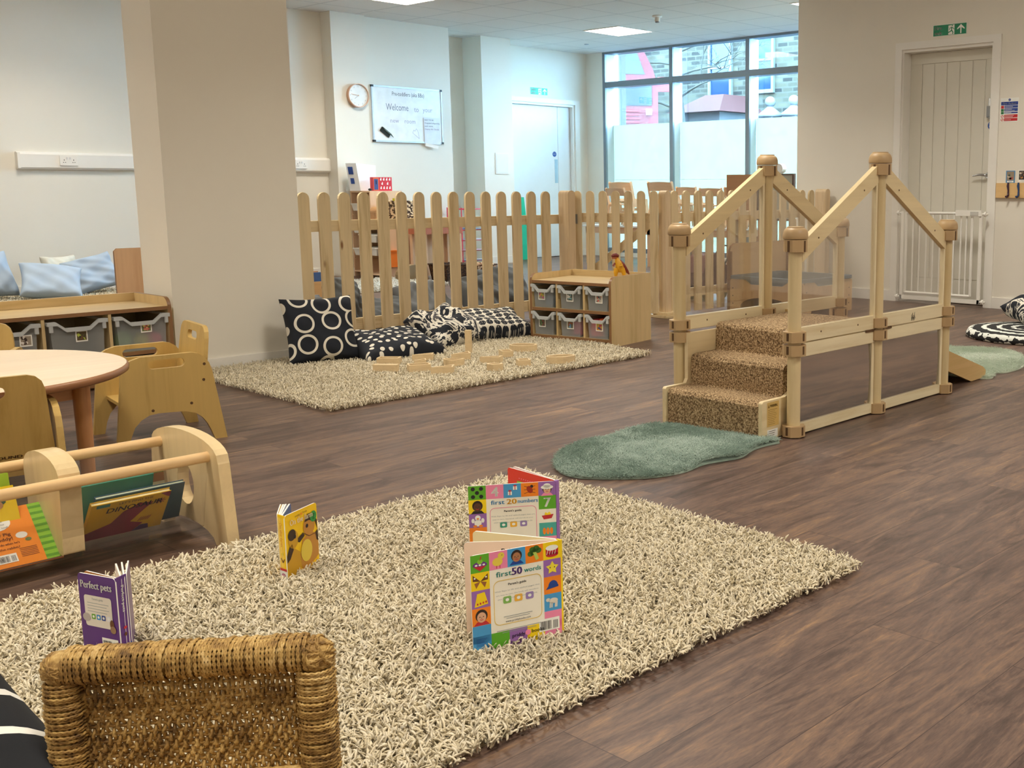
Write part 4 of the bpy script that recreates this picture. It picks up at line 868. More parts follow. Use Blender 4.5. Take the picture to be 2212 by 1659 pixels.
# orange book, leaning back against the rear sheet
u = Vector((1, 0, 0)); v = Vector((0, .70, .72)).normalized()
t = thing('picture_book', 'orange picture book back cover with green striped spine in the rack', 'book', (.78, 2.94, .045), 'books in the clear rack')
OR = plain('#f3912c', .35, var=.04); LG = plain('#8cc63e', .35); DGR = plain('#5f9e2f', .35)
pl = slab(t, 'book_block', Vector((.74, 2.948, .046)), u, v, .226, .165, .012, OR)
m = MB(); m.rect(pl, .186, 0, .226, .165, LG)
for i in range(9): m.rect(pl, .186, .006+.018*i, .226, .013+.018*i, DGR, .0006)
m.ell(pl, .105, .125, .034, .022, SIGNW); m.poly(pl, [(.073, .115), (.082, .105), (.066, .102)], SIGNW, .0006); m.ell(pl, .152, .082, .013, .009, SIGNW); m.ell(pl, .163, .067, .007, .005, plain('#6a7a3c')); barcode(m, pl, .085, .012, .042, .024); barcode(m, pl, .02, .012, .042, .024)
m.build('cover_art', t)
m = MB(); BRN = plain('#8a4a1c')
for i, (s_, w_) in enumerate((("This fun", .025), ("flap book", .034), ("is great for", .04), ("reading out loud!", .05))): m.text(pl, s_, .105, .136-.009*i, .005, plain('#4c4a48'), .001, width=w_)
for i, (s_, w_) in enumerate((("Muddy Pig", .06), ("so muddy!", .062), ("What will he do when he's", .085), ("seen by the rabbit?", .08))): m.text(pl, s_, .10, .087-.013*i, .009 if i < 2 else .006, BRN, .001, width=w_, bold=.0003)
for i in range(6): m.line(pl, [(.137, .045-.0045*i), (.175, .045-.0045*i)], .0016, BRN)
m.text(pl, 'CE', .093, .02, .006, INKB, .0014)
m.build('lettering', t)
t = thing('picture_book', 'yellow picture book with a dark green figure behind the orange one', 'book', (.80, 3.02, .045), 'books in the clear rack')
YE = plain('#f2d31c', .35); pl = slab(t, 'book_block', Vector((.69, 3.0, .042)), u, Vector((0, .36, .93)).normalized(), .213, .19, .01, YE)
m = MB(); m.poly(pl, [(.10, .12), (.16, .13), (.19, .15), (.185, .175), (.15, .189), (.09, .189)], plain('#2c5a45')); m.ell(pl, .165, .145, .018, .012, plain('#b98a5c'), .0007); m.ell(pl, .145, .135, .012, .012, plain('#d8b89a'), .0008); m.build('cover_art', t)
t = thing('picture_book', 'lime green topped picture book at the far left of the rack', 'book', (.80, 3.09, .045), 'books in the clear rack')
pl = slab(t, 'book_block', Vector((.67, 3.07, .042)), u, Vector((0, .16, .98)).normalized(), .235, .205, .012, plain('#a8cf3a', .35))
m = MB(); m.rect(pl, .12, .02, .2, .12, plain('#3c7a3a')); m.build('cover_art', t)
# dinosaur book leans forwards
v = Vector((0, -.74, .67)).normalized()
t = thing('picture_book', 'yellow dinosaur picture book facing out of the rack', 'book', (1.13, 3.05, .045), 'books in the clear rack')
YD = plain('#e0b520', .3, var=.12); MG = plain('#8c2440', .35, var=.2)
v = Vector((0, -.62, .785)).normalized()
o = Vector((1.033, 3.022, .046)); pl = slab(t, 'book_block', o, u, v, .197, .143, .012, YD, plain('#f1e6b4'))
m = MB(); m.poly(pl, [(0, 0), (.12, 0), (.145, .03), (.11, .045), (.14, .09), (.158, .112), (.12, .118), (.085, .095), (.06, .055), (0, .03)], MG); m.poly(pl, [(.12, 0), (.165, 0), (.16, .02), (.14, .022)], plain('#4a2f6a')); m.rect(pl, .012, .128, .045, .140, plain('#3c8a8a'))
for i in range(5): m.line(pl, [(.13+.006*i, .04), (.138+.006*i, .055)], .002, MG)
for i in range(9): a = i*.7; m.line(pl, [(.175, .11), (.175+.014*math.cos(a), .11+.012*math.sin(a))], .002, MG)
m.poly(pl, [(.17, .142), (.197, .142), (.197, .12), (.185, .128)], MG); m.build('cover_art', t)
m = MB(); m.text(pl, "LET'S FIND THE", .11, .129, .008, INKB, .001, width=.085); m.text(pl, 'DINOSAUR', .11, .102, .019, INKB, .001, width=.14, ital=.15, bold=.0005); m.build('lettering', t)
t = thing('picture_book', 'dark blue picture book directly behind the yellow dinosaur one', 'book', (1.16, 3.08, .045), 'books in the clear rack')
pl = slab(t, 'book_block', Vector((1.07, 3.06, .046)), u, Vector((0, -.45, .89)).normalized(), .228, .122, .012, plain('#1f4f6e', .35, var=.2), plain('#bcc8b0'))
t = thing('picture_book', 'teal spined penguin picture book lying at the top of the pile', 'book', (1.12, 3.1, .045), 'books in the clear rack')
TL = plain('#3f8f7c', .35); pl = slab(t, 'book_block', Vector((1.02, 3.09, .046)), u, Vector((0, -.36, .93)).normalized(), .21, .150, .014, TL, spine='t')
sp = Plane(pl.p(0, .1517, -.014), pl.u, pl.n); sp = Plane(pl.p(0, .1517, -.014), pl.u, pl.n)
m = MB(); m.rect(sp, 0, 0, .025, .014, plain('#8c8c8c')); m.rect(sp, .025, 0, .048, .014, SIGNW); m.text(sp, 'PENGUIN', .085, .004, .007, INKB, .001, width=.05, rot=PI*0); m.text(sp, "LET'S FIND THE", .150, .005, .0045, INKB, .001, width=.05); m.build('spine_lettering', t)
t = thing('picture_book', 'mottled cream and green picture book standing against the back sheet', 'book', (1.2, 3.13, .045), 'books in the clear rack')
pl = slab(t, 'book_block', Vector((1.09, 3.118, .04)), u, Vector((0, .1, .99)).normalized(), .205, .152, .008, plain('#b7b190', .4, var=.15))
m = MB(); m.rect(pl, .0, .11, .05, .152, plain('#6c9a4a')); m.rect(pl, .165, .125, .205, .152, plain('#4f8a3a')); m.rect(pl, .165, .10, .205, .125, plain('#8a5a34')); m.ell(pl, .1, .135, .03, .012, plain('#c9b03c')); m.ell(pl, .09, .145, .025, .005, plain('#6a4038')); m.text(pl, 'RKS.', .13, .118, .014, plain('#3a4f7a'), .001); m.build('cover_art', t)
t = thing('picture_book', 'small orange edged book behind the penguin one in the rack', 'book', (1.03, 3.12, .045), 'books in the clear rack')
pl = slab(t, 'book_block', Vector((1.0, 3.121, .04)), u, Vector((0, .0, 1)), .075, .175, .008, plain('#c0794a', .4))
# books standing on the rug ----------------------------------------
def boards(par, S_, tips, z0, h, th=.0028, cov=None, page=PAPER, names=None):
    """stiff boards fanning from the spine point S_ to each tip"""
    out = []
    for i, (tx, ty) in enumerate(tips):
        a = Vector((S_[0], S_[1], z0)); b = Vector((tx, ty, z0)); d = (b-a).normalized(); L = (b-a).length
        q = rr(0, 0, L, h, .008, 4); nn = Vector((d.y, -d.x, 0)); M_ = (cov or page) if not isinstance(cov, list) else cov[i]
        m = MB(); m.prism([q], a - nn*th/2, d, (0, 0, 1), nn*th, M_, side=PAPER); out.append(m.build((names or ['cover', 'page'])[0 if i == 0 else min(1, len(names or [0, 0])-1)], par))
    return out
PK = plain('#f08cb4', .35); GN = plain('#5fae2c', .35); BL = plain('#4aa0dc', .35); ORG = plain('#f58a24', .35); YL = plain('#f8d81c', .35); PU = plain('#9a6cb8', .35); CRM = plain('#f6f2e6', .35); TQ = plain('#4cb0a8', .35); SK1 = plain('#b07a54', .5); SK2 = plain('#e0b090', .5); HR = plain('#2a1c18', .6); DB = plain('#22489a', .35); RDD = plain('#c42c3a', .4); WHT = SIGNW
def face(m, pl, x, y, r, skin, hair, shirt, k=.0008, hat=None):
    m.poly(pl, [(x-r*1.25, y-r*1.35), (x-r*.7, y-r*.75), (x+r*.7, y-r*.75), (x+r*1.25, y-r*1.35)], shirt, k)
    m.ell(pl, x, y+r*.15, r*.95, r, hair, k+.0001); m.ell(pl, x, y-r*.1, r*.72, r*.82, skin, k+.0003)
    if hat: m.ell(pl, x, y+r*.45, r*1.25, r*.45, hat, k+.0005); m.ell(pl, x, y+r*.75, r*.75, r*.5, hat, k+.0005)
    for s_ in (-1, 1): m.ell(pl, x+s_*r*.28, y, r*.1, r*.08, INKB, k+.0006, 8)
    m.line(pl, [(x-r*.25, y-r*.42), (x, y-r*.52), (x+r*.25, y-r*.42)], r*.1, RDD, k+.0006); m.ell(pl, x, y-r*.2, r*.08, r*.06, hair, k+.0005, 6)
def cover_grid(pl, w, h, top, left, right, bottom, rows):
    m = MB(); m.rect(pl, .001, .001, w-.001, h-.001, CRM); c = w/5; r_ = h/rows
    for i, M_ in enumerate(top): m.rect(pl, i*c, h-r_, (i+1)*c, h, M_, .0006)
    for i, M_ in enumerate(left): m.rect(pl, 0, h-(i+2)*r_, c, h-(i+1)*r_, M_, .0006)
    for i, M_ in enumerate(right): m.rect(pl, 4*c, h-(i+2)*r_, w, h-(i+1)*r_, M_, .0006)
    for i, M_ in enumerate(bottom): m.rect(pl, i*c, 0, (i+1)*c, r_, M_, .0006)
    return m, c, r_
def centre(m, pl, w, h, title, num, tail, tc, nc, wc, frame, icons, url, y0):
    T = MB(); c = w/5
    T.text(pl, title, w*.355, y0, h*.055, tc, .0012, width=w*.17, bold=.0003); T.text(pl, num, w*.50, y0-.001, h*.075, nc, .0012, width=w*.11, bold=.0009); T.text(pl, tail, w*.675, y0, h*.05, wc, .0012, width=w*.19, bold=.0003)
    T.text(pl, "Parent's guide", w*.5, y0-h*.10, h*.024, INKB, .0012, width=w*.2, bold=.0002)
    for i, s_ in enumerate(('With flaps to lift and tabbed pages that', 'are easy to turn, this book will introduce', 'your child to over fifty everyday words')): T.text(pl, s_, w*.5, y0-h*(.155+.04*i), h*.014, G, .0012, width=w*(.5-.03*i))
    if url: T.text(pl, url, w*.5, y0-h*.475, h*.022, INKB, .0012, width=w*.28); 
    for k in range(2): T.line(pl, [(w*(.34+.03*k), y0-h*(.415+.02*k)), (w*(.66-.03*k), y0-h*(.415+.02*k))], .0011, G, .0012)
    if url:
        for k in range(2): T.line(pl, [(w*(.26+.06*k), y0-h*(.55+.025*k)), (w*(.76-.06*k), y0-h*(.55+.025*k))], .0011, G, .0012)
    # frame
    fy1, fy0 = y0-h*.055, y0-h*.53; q = rr(w*.25, fy0, w*.76, fy1, .012, 5); m.line(pl, q + [q[0]], .0014, frame, .001)
    for i, M_ in enumerate(icons):
        x = w*(.36+.115*i); m.poly(pl, rr(x, y0-h*.35, x+w*.075, y0-h*.275, .003, 3), M_, .001); m.ell(pl, x+w*.037, y0-h*.312, w*.018, h*.014, SIGNW, .0013)
    return T
z0 = .014
t = thing('board_book', 'first 50 words board book standing open on the near rug', 'book', (1.40, 1.72, z0))
Sx = (1.484, 1.676); tips = [(1.298, 1.738), (1.344, 1.818), (1.405, 1.866)]; bh = .211
boards(t, Sx, [tips[0]], z0, bh, cov=CRM, names=['cover']); P2 = boards(t, (Sx[0], Sx[1]+.004), tips[1:2], z0, bh, cov=plain('#f3d9c4', .4), names=['page']); boards(t, (Sx[0]+.001, Sx[1]+.008), tips[2:], z0, bh, th=.005, cov=plain('#f2e6b8', .4), names=['cover'])
m = MB(); m.box(Sx[0]-.001, Sx[1]-.002, z0, Sx[0]+.004, Sx[1]+.011, z0+bh, YL); m.build('spine', t)
A = Vector((tips[0][0], tips[0][1], z0)); B = Vector((Sx[0], Sx[1], z0)); uu = (B-A).normalized(); nn = Vector((uu.y, -uu.x, 0)); w = (B-A).length; pl = Plane(A + nn*.0015, uu, (0, 0, 1)); h = bh
m, c, r_ = cover_grid(pl, w, h, [GN, PK, BL, ORG, YL], [YL, PU, ORG, BL], [PU, ORG, BL, PK], [BL, GN, PU, YL, PK], 5.6)
cyr = lambda i: h - r_*(i+.5); cxr = lambda i: c*(i+.5)
# spinning top, chick, child, broccoli, drum
x, y = cxr(0), cyr(0); m.ell(pl, x, y-.003, .015, .007, plain('#6a3c8c'), .001); m.poly(pl, [(x-.013, y-.006), (x+.013, y-.006), (x, y-.016)], RDD, .0011); m.ell(pl, x, y+.004, .006, .005, LG, .0012); m.line(pl, [(x, y+.006), (x+.003, y+.015)], .002, RDD, .0012); 
for k in (-.008, 0, .008): m.ell(pl, x+k, y-.003, .003, .002, SIGNW, .0014, 8)
CHK = plain('#e8d050'); x, y = cxr(1), cyr(0); m.ell(pl, x-.002, y-.003, .011, .009, CHK, .001); m.ell(pl, x+.006, y+.009, .007, .007, CHK, .0011); m.ell(pl, x+.008, y+.01, .001, .001, INKB, .0014, 6); m.line(pl, [(x-.004, y-.011), (x-.004, y-.017)], .0015, RDD, .001); m.line(pl, [(x+.003, y-.011), (x+.003, y-.017)], .0015, RDD, .001)
face(m, pl, cxr(2), cyr(0)+.001, .0125, SK1, HR, DB)
x, y = cxr(3), cyr(0); DGN = plain('#3c6a24'); [m.ell(pl, x+a, y+b, .007, .006, DGN, .001) for a, b in ((-.008, .001), (-.004, .009), (.004, .011), (.009, .006), (-.002, .003))]; m.poly(pl, [(x-.003, y+.003), (x+.004, y+.003), (x+.01, y-.012), (x+.003, y-.015)], plain('#b8d060'), .0011)
x, y = cxr(4), cyr(0); m.rect(pl, x-.014, y-.009, x+.014, y+.006, RDD, .001); m.ell(pl, x, y+.006, .014, .006, SIGNW, .0012); m.ell(pl, x, y-.009, .014, .005, RDD, .001); [m.line(pl, [(x-.012+.006*k, y-.008), (x-.009+.006*k, y+.004)], .001, SIGNW, .0014) for k in range(4)]
x, y = cxr(0), cyr(1); BRW = plain('#6a4224'); [m.poly(pl, [(x, y), (x+s_*.016, y+.015), (x+s_*.016, y+.002)], BRW, .001) or m.poly(pl, [(x, y), (x+s_*.013, y-.003), (x+s_*.009, y-.014)], plain('#a0663a'), .001) for s_ in (-1, 1)]; [m.ell(pl, x+s_*.012, y+.008, .002, .002, SIGNW, .0013, 8) for s_ in (-1, 1)]
x, y = cxr(0), cyr(2); m.poly(pl, [(x-.008, y+.012), (x+.008, y+.014), (x+.015, y-.012), (x-.014, y-.016)], YL, .001); [m.rect(pl, x-.009+.006*k, y-.012+.001*k, x-.006+.006*k, y-.008+.001*k, RDD, .0013) for k in range(4)]
face(m, pl, cxr(0), cyr(3), .0135, SK2, HR, RDD)
x, y = cxr(4), cyr(1); m.poly(pl, [(x + (.015 if k % 2 == 0 else .008)*math.sin(k*PI/5), y + (.015 if k % 2 == 0 else .008)*math.cos(k*PI/5)) for k in range(10)], plain('#f2e040'), .001); [m.ell(pl, x+s_*.005, y+.001, .0012, .0015, INKB, .0014, 8) for s_ in (-1, 1)]
x, y = cxr(4), cyr(2); m.poly(pl, [(x-.010+.011*0, y-.003)] + [(x+.001-.011*math.cos(PI*k/8), y-.003+.013*math.sin(PI*k/8)) for k in range(9)], DB, .001); m.poly(pl, [(x-.016, y-.009), (x+.013, y-.005), (x+.013, y-.001), (x-.010, y-.002)], DB, .001)
x, y = cxr(4), cyr(3); LM = plain('#e2dcd0'); m.ell(pl, x+.001, y+.003, .010, .006, LM, .001); m.ell(pl, x-.011, y+.006, .005, .004, LM, .001); [m.line(pl, [(x+k, y), (x+k-.001, y-.012)], .0028, LM, .001) for k in (-.006, -.002, .006, .009)]
barcode(m, pl, w-.052, .018, .046, .027)
for i in range(6): m.line(pl, [(.007, r_-.006-.003*i), (.03-.003*(i % 3), r_-.006-.003*i)], .0009, DB, .001)
m.build('cover_art', t)
T = centre(m, pl, w, h, 'first', '50', 'words', TQ, plain('#5c3c8c'), TQ, plain('#e8c860'), [], 'www.priddybooks.com', h*.74)
m2 = MB(); q = rr(w*.24, h*.25, w*.77, h*.70, .012, 5); m2.line(pl, q + [q[0]], .0014, plain('#e8c860'), .001)
for i, M_ in enumerate((plain('#86bc5c'), plain('#f2b83c'), plain('#9c84c4'))):
    x = w*(.34+.125*i); m2.poly(pl, rr(x, h*.46, x+w*.09, h*.53, .003, 3), M_, .001); m2.ell(pl, x+w*.045, h*.495, w*.02, h*.016, SIGNW, .0013)
m2.build('guide_panel', t)
T.build('lettering', t); T = MB(); T.text(pl, 'priddy', w*.50, .020, .0085, INKB, .0014, width=.028, bold=.0002); m_ = T; T.ell(pl, w*.605, .0245, .006, .006, PK, .0014); T.ell(pl, w*.605, .0245, .0045, .0045, RDD, .0013); T.text(pl, 'books', w*.72, .022, .008, INKB, .0014, width=.028, bold=.0002); T.text(pl, 'big ideas for little people', w*.6, .009, .0055, INKB, .0014, width=.075); T.build('publisher_mark', t); T = MB(); T.text(pl, 'CE', c-.006, .012, .006, INKB, .0014); T.build('safety_mark', t)
A2 = Vector((tips[1][0], tips[1][1], z0)); B2 = Vector((Sx[0], Sx[1]+.004, z0)); u2 = (B2-A2).normalized(); n2 = Vector((u2.y, -u2.x, 0)); pl2 = Plane(A2 + n2*.0016, u2, (0, 0, 1))
m = MB(); m.text(pl2, 'Baby animals', .12, bh-.026, .011, INKB, .0004, width=.085, bold=.0003); m.poly(pl2, rr(.06, .02, .19, bh-.034, .008), plain('#f2a84c'), .0003); m.build('page_lettering', t)
# first 20 numbers
t = thing('board_book', 'first 20 numbers board book standing open behind the 50 words one', 'book', (1.72, 2.12, z0))
Sx = (1.80, 2.045); tip = (1.624, 2.172); tb = (1.812, 2.246); bh = .208
boards(t, Sx, [tip], z0, bh, cov=CRM, names=['cover']); P3 = boards(t, (Sx[0]+.004, Sx[1]+.004), [tb], z0, bh, th=.003, cov=plain('#d8392c', .35), names=['cover']); boards(t, (Sx[0]+.006, Sx[1]+.005), [(tb[0]+.016, tb[1]-.002)], z0, bh, th=.004, cov=PAPER, names=['page'])
m = MB(); m.box(Sx[0], Sx[1]-.002, z0, Sx[0]+.010, Sx[1]+.005, z0+bh, PU); m.build('spine', t)
pls = Plane((Sx[0]+.0104, Sx[1]-.001, z0), (0, 0, 1), (0, -1, 0))
A = Vector((tip[0], tip[1], z0)); B = Vector((Sx[0], Sx[1], z0)); uu = (B-A).normalized(); nn = Vector((uu.y, -uu.x, 0)); w = (B-A).length; pl = Plane(A + nn*.0015, uu, (0, 0, 1)); h = bh
m, c, r_ = cover_grid(pl, w, h, [GN, PK, BL, ORG, PU], [YL, PU, ORG, BL], [GN, CRM, TQ, PK], [BL, GN, PU, YL, PK], 5.8)
x, y = cxr(0), cyr(0); [m.ell(pl, x+a, y+b, .005, .005, INKB, .001) for a, b in ((-.01, .01), (.01, .01), (0, 0), (-.01, -.01), (.01, -.01))]
m.text(pl, '4', cxr(1), cyr(0)-.012, .025, SIGNW, .001, bold=.0012); m.text(pl, '7', cxr(4), cyr(1)-.012, .025, SIGNW, .001, bold=.0012)
for a, b in ((-.006, -.006), (.007, .007)): x, y = cxr(2)+a, cyr(0)+b; m.rect(pl, x-.005, y-.005, x+.005, y+.004, SIGNW, .001); m.rect(pl, x-.001, y-.005, x+.001, y+.006, RDD, .0012); m.ell(pl, x, y+.006, .004, .002, RDD, .0012)
x, y = cxr(3), cyr(0); m.ell(pl, x, y, .007, .010, plain('#a03018'), .001, rot=.5); m.ell(pl, x+.005, y+.008, .004, .004, INKB, .001); [m.line(pl, [(x, y+k), (x+s_*.014, y+k*1.6)], .001, INKB, .0009) for k in (-.006, 0, .006) for s_ in (-1, 1)]
face(m, pl, cxr(4), cyr(0)-.002, .0125, SK2, HR, PK, hat=SIGNW); face(m, pl, cxr(0), cyr(1), .0135, plain('#5c3826'), HR, INKB)
x, y = cxr(0), cyr(2); m.ell(pl, x, y+.007, .007, .007, SIGNW, .001); m.ell(pl, x, y-.006, .009, .009, SIGNW, .001); m.ell(pl, x, y+.005, .003, .002, ORG, .0013); [m.ell(pl, x+s_*.012, y, .004, .006, SIGNW, .001) for s_ in (-1, 1)]; [m.ell(pl, x+s_*.007, y-.014, .005, .003, ORG, .0012) for s_ in (-1, 1)]
x, y = cxr(4), cyr(2); m.poly(pl, [(x-.015, y+.001), (x+.015, y+.004), (x+.010, y-.007), (x-.010, y-.009)], RDD, .001); m.poly(pl, [(x-.008, y+.002), (x-.006, y+.010), (x, y+.007), (x+.005, y+.011), (x+.009, y+.003)], YL, .0012)
x, y = cxr(4), cyr(3); [m.ell(pl, x+k, y-.004, .004, .009, ORG, .001) for k in (-.009, 0, .009)]
m.build('cover_art', t)
T = MB(); y0 = h*.755
T.text(pl, 'first', w*.33, y0, h*.055, BL, .0012, width=w*.155, bold=.0003); T.text(pl, '20', w*.49, y0-.001, h*.065, plain('#f2b83c'), .0012, width=w*.11, bold=.0009); T.text(pl, 'numbers', w*.675, y0, h*.05, BL, .0012, width=w*.23, bold=.0003)
T.text(pl, "Parent's guide", w*.5, y0-h*.10, h*.024, INKB, .0012, width=w*.2, bold=.0002)
for i, s_ in enumerate(('With flaps to lift and tabbed pages that are', 'easy to turn, this book will introduce your', 'child to numbers and counting up to 20')): T.text(pl, s_, w*.5, y0-h*(.155+.04*i), h*.014, G, .0012, width=w*(.5-.03*i))
T.build('lettering', t)
m = MB(); m.text(pls, 'first 20 numbers', .11, .001, .005, INKB, .0004, width=.1); m.build('spine_lettering', t)
m2 = MB(); q = rr(w*.24, h*.24, w*.77, h*.71, .012, 5); m2.line(pl, q + [q[0]], .0014, PK, .001)
for i, M_ in enumerate((plain('#3c9c84'), plain('#f2b83c'), plain('#9c84c4'))):
    x = w*(.35+.115*i); m2.poly(pl, rr(x, h*.46, x+w*.08, h*.53, .003, 3), M_, .001); m2.ell(pl, x+w*.04, h*.495, w*.02, h*.016, SIGNW, .0013)
m2.build('guide_panel', t)
A2 = Vector((tb[0], tb[1], z0)); B2 = Vector((Sx[0]+.004, Sx[1]+.004, z0)); u2 = (B2-A2).normalized(); n2 = Vector((u2.y, -u2.x, 0)); pl2 = Plane(A2 + n2*.0017, u2, (0, 0, 1))
m = MB(); [m.ell(pl2, .05+.009*k, bh-.022, .002, .0015, PK, .0004, 8) for k in range(13)]; m.rect(pl2, .04, bh-.05, .1, bh-.03, LG, .0004); m.build('page_art', t)
# On the farm
t = thing('board_book', 'yellow On the farm board book with two ducklings, standing open', 'book', (1.34, 2.49, z0))
L_ = (1.270, 2.452); M_ = (1.272, 2.424); R_ = (1.385, 2.476); bh = .164
YF = plain('#fbcf10', .3)
boards(t, M_, [R_], z0, bh, cov=YF, names=['cover']); boards(t, L_, [(1.323, 2.532)], z0, bh, cov=YF, names=['cover'])
for k, tp in enumerate(((1.329, 2.530), (1.334, 2.527), (1.341, 2.521))): boards(t, (1.2715+.0005*k, 2.447-.006*k), [tp], z0+.001, bh-.002, th=.004, cov=plain('#3f66b0', .4) if k == 2 else PAPER, names=['page'])
m = MB(); a = Vector((L_[0], L_[1], z0)); b = Vector((M_[0], M_[1], z0)); m.obox(a, b-a, (0, 0, bh), (.002, 0, 0), YF); m.build('spine', t)
pls = Plane((L_[0]-.0002, L_[1], z0), (b-a).normalized(), (0, 0, 1)); sw = (b-a).length
m = MB(); m.rect(pls, 0, 0, sw, .024, SIGNW, .0004); m.rect(pls, 0, .024, sw, .03, RDD, .0006); m.ell(pls, sw/2, .012, .009, .006, plain('#b87a94'), .0007); m.line(pls, [(sw*.25, .055), (sw*.5, .045), (sw*.75, .055)], .003, BRW, .0006); m.ell(pls, sw/2, .066, .004, .004, CHK, .0006); m.build('spine_art', t)
m = MB(); m.text(Plane(pls.p(sw*.5, 0), (0, 0, -1), pls.u), 'On the farm', -.115, -.006, .010, plain('#e09a20'), .0006, width=.06); m.build('spine_lettering', t)
A = Vector((M_[0], M_[1], z0)); B = Vector((R_[0], R_[1], z0)); uu = (B-A).normalized(); nn = Vector((uu.y, -uu.x, 0)); w = (B-A).length; pl = Plane(A + nn*.0016, uu, (0, 0, 1)); h = bh
m = MB(); DK = plain('#3c2a20', .5); DYL = plain('#d0a028', .4, var=.1); TAN = plain('#c98f3c', .4, var=.1)
m.poly(pl, [(.002, .012), (.002, .058), (.012, .075), (.028, .075), (.050, .06), (.056, .03), (.05, .008), (.02, .004)], DYL, .0006); m.poly(pl, [(.056, .01), (.050, .05), (.062, .085), (.09, .10), (w-.002, .085), (w-.002, .03), (.08, .008)], TAN, .0007)
m.poly(pl, [(.0, .045), (.0, .062), (.010, .082), (.022, .088), (.026, .072), (.012, .052)], DK, .0009); m.poly(pl, [(w-.012, .09), (w-.002, .095), (w-.001, .065), (w-.008, .07)], DK, .0009)
m.ell(pl, .027, .098, .019, .023, DYL, .0009); m.ell(pl, .022, .110, .015, .014, DK, .0011, rot=.4); m.ell(pl, .090, .115, .023, .026, TAN, .0009); m.poly(pl, [(.072, .127), (.085, .145), (.105, .143), (w-.003, .12), (w-.003, .095), (w-.01, .118), (.09, .128)], DK, .0011)
m.poly(pl, [(.044, .096), (.066, .104), (.070, .094), (.05, .083), (.043, .086)], DK, .0012); m.ell(pl, .033, .103, .004, .005, INKB, .0014); m.ell(pl, .081, .116, .005, .005, INKB, .0014); m.line(pl, [(.068, .1), (.088, .088), (.115, .088)], .002, BRW, .0012)
m.ell(pl, .075, .055, .022, .028, CHK, .0014); m.ell(pl, w-.017, .133, .013, .014, plain('#2f9a48', .4), .0016); m.line(pl, [(w-.022, .139), (w-.012, .139), (w-.02, .127), (w-.012, .127)], .002, plain('#1c6a30'), .002); m.ell(pl, .062, .152, .003, .003, ORG, .0012)
m.build('cover_art', t)
m = MB(); m.text(pl, 'On the farm', .060, .134, .015, plain('#fdeecb'), .0021, width=.088, bold=.0006); m.text(pl, 'priddy', .047, .150, .005, BRW, .0012, width=.018); m.text(pl, 'books', .076, .152, .005, BRW, .0012, width=.016); m.build('lettering', t)
# Perfect pets
t = thing('board_book', 'purple Perfect pets board book standing open near the seagrass chair', 'book', (.83, 2.33, z0))
PP = plain('#5a2c84', .3); L_ = (.794, 2.362); M_ = (.827, 2.262); R_ = (.853, 2.277); bh = .172
boards(t, M_, [L_], z0, bh, cov=PP, names=['cover']); boards(t, R_, [(.892, 2.362)], z0, bh, cov=PP, names=['cover'])
for k, (tp, cm) in enumerate((((.808, 2.366), plain('#e8a050')), ((.868, 2.366), PAPER), ((.880, 2.366), PAPER))): boards(t, (.832+.008*k, 2.266+.004*k), [tp], z0+.001, bh-.002, th=.003, cov=cm, names=['page'])
m = MB(); a = Vector((M_[0], M_[1], z0)); b = Vector((R_[0], R_[1], z0)); nn = Vector(((b-a).y, -(b-a).x, 0)).normalized(); m.obox(a, b-a, (0, 0, bh), -nn*.002, PP); m.build('spine', t)
pls = Plane(a + nn*.0002, (b-a).normalized(), (0, 0, 1)); sw = (b-a).length
m = MB(); m.rect(pls, 0, 0, sw, .022, SIGNW, .0004); m.rect(pls, 0, .022, sw, .029, DB, .0005); m.ell(pls, sw/2, .013, .005, .004, plain('#b85a84'), .0006); m.ell(pls, sw/2, .05, .004, .004, BRW, .0006); m.ell(pls, sw/2, .064, .005, .003, RDD, .0006); m.build('spine_art', t)
m = MB(); m.text(Plane(pls.p(sw*.5, 0), (0, 0, -1), pls.u), 'Perfect pets', -.125, -.003, .008, SIGNW, .0006, width=.055, bold=.0003); m.build('spine_lettering', t)
A = Vector((L_[0], L_[1], z0)); B = Vector((M_[0], M_[1], z0)); uu = (B-A).normalized(); nn = Vector((uu.y, -uu.x, 0)); w = (B-A).length; pl = Plane(A + nn*.0016, uu, (0, 0, 1))
m = MB(); m.poly(pl, rr(.014, .062, .09, .128, .006), plain('#e6e0d8'), .0005)
for i, M2 in enumerate((plain('#6aa83c'), plain('#2f8ad0'), plain('#2c4a9a'), plain('#e8e8f0'))): m.poly(pl, rr(.032+.014*i, .078, .043+.014*i, .089, .002), M2, .0008); m.ell(pl, .0375+.014*i, .0835, .003, .003, SIGNW, .001, 8)
m.ell(pl, .018, .080, .011, .009, plain('#b8b0b0'), .0010); m.ell(pl, .088, .073, .006, .010, BRW, .001); m.ell(pl, .090, .062, .008, .008, plain('#9a7a5c'), .0011); barcode(m, pl, .056, .012, .045, .03)
m.build('cover_art', t)
m = MB(); m.text(pl, 'Perfect pets', .051, .143, .016, SIGNW, .001, width=.086, bold=.0006); m.text(pl, "Parent's guide", .052, .119, .005, G, .001, width=.03)
for i in range(4): m.line(pl, [(.022, .112-.006*i), (.082-.006*(i % 2), .112-.006*i)], .0012, G)
m.build('lettering', t)

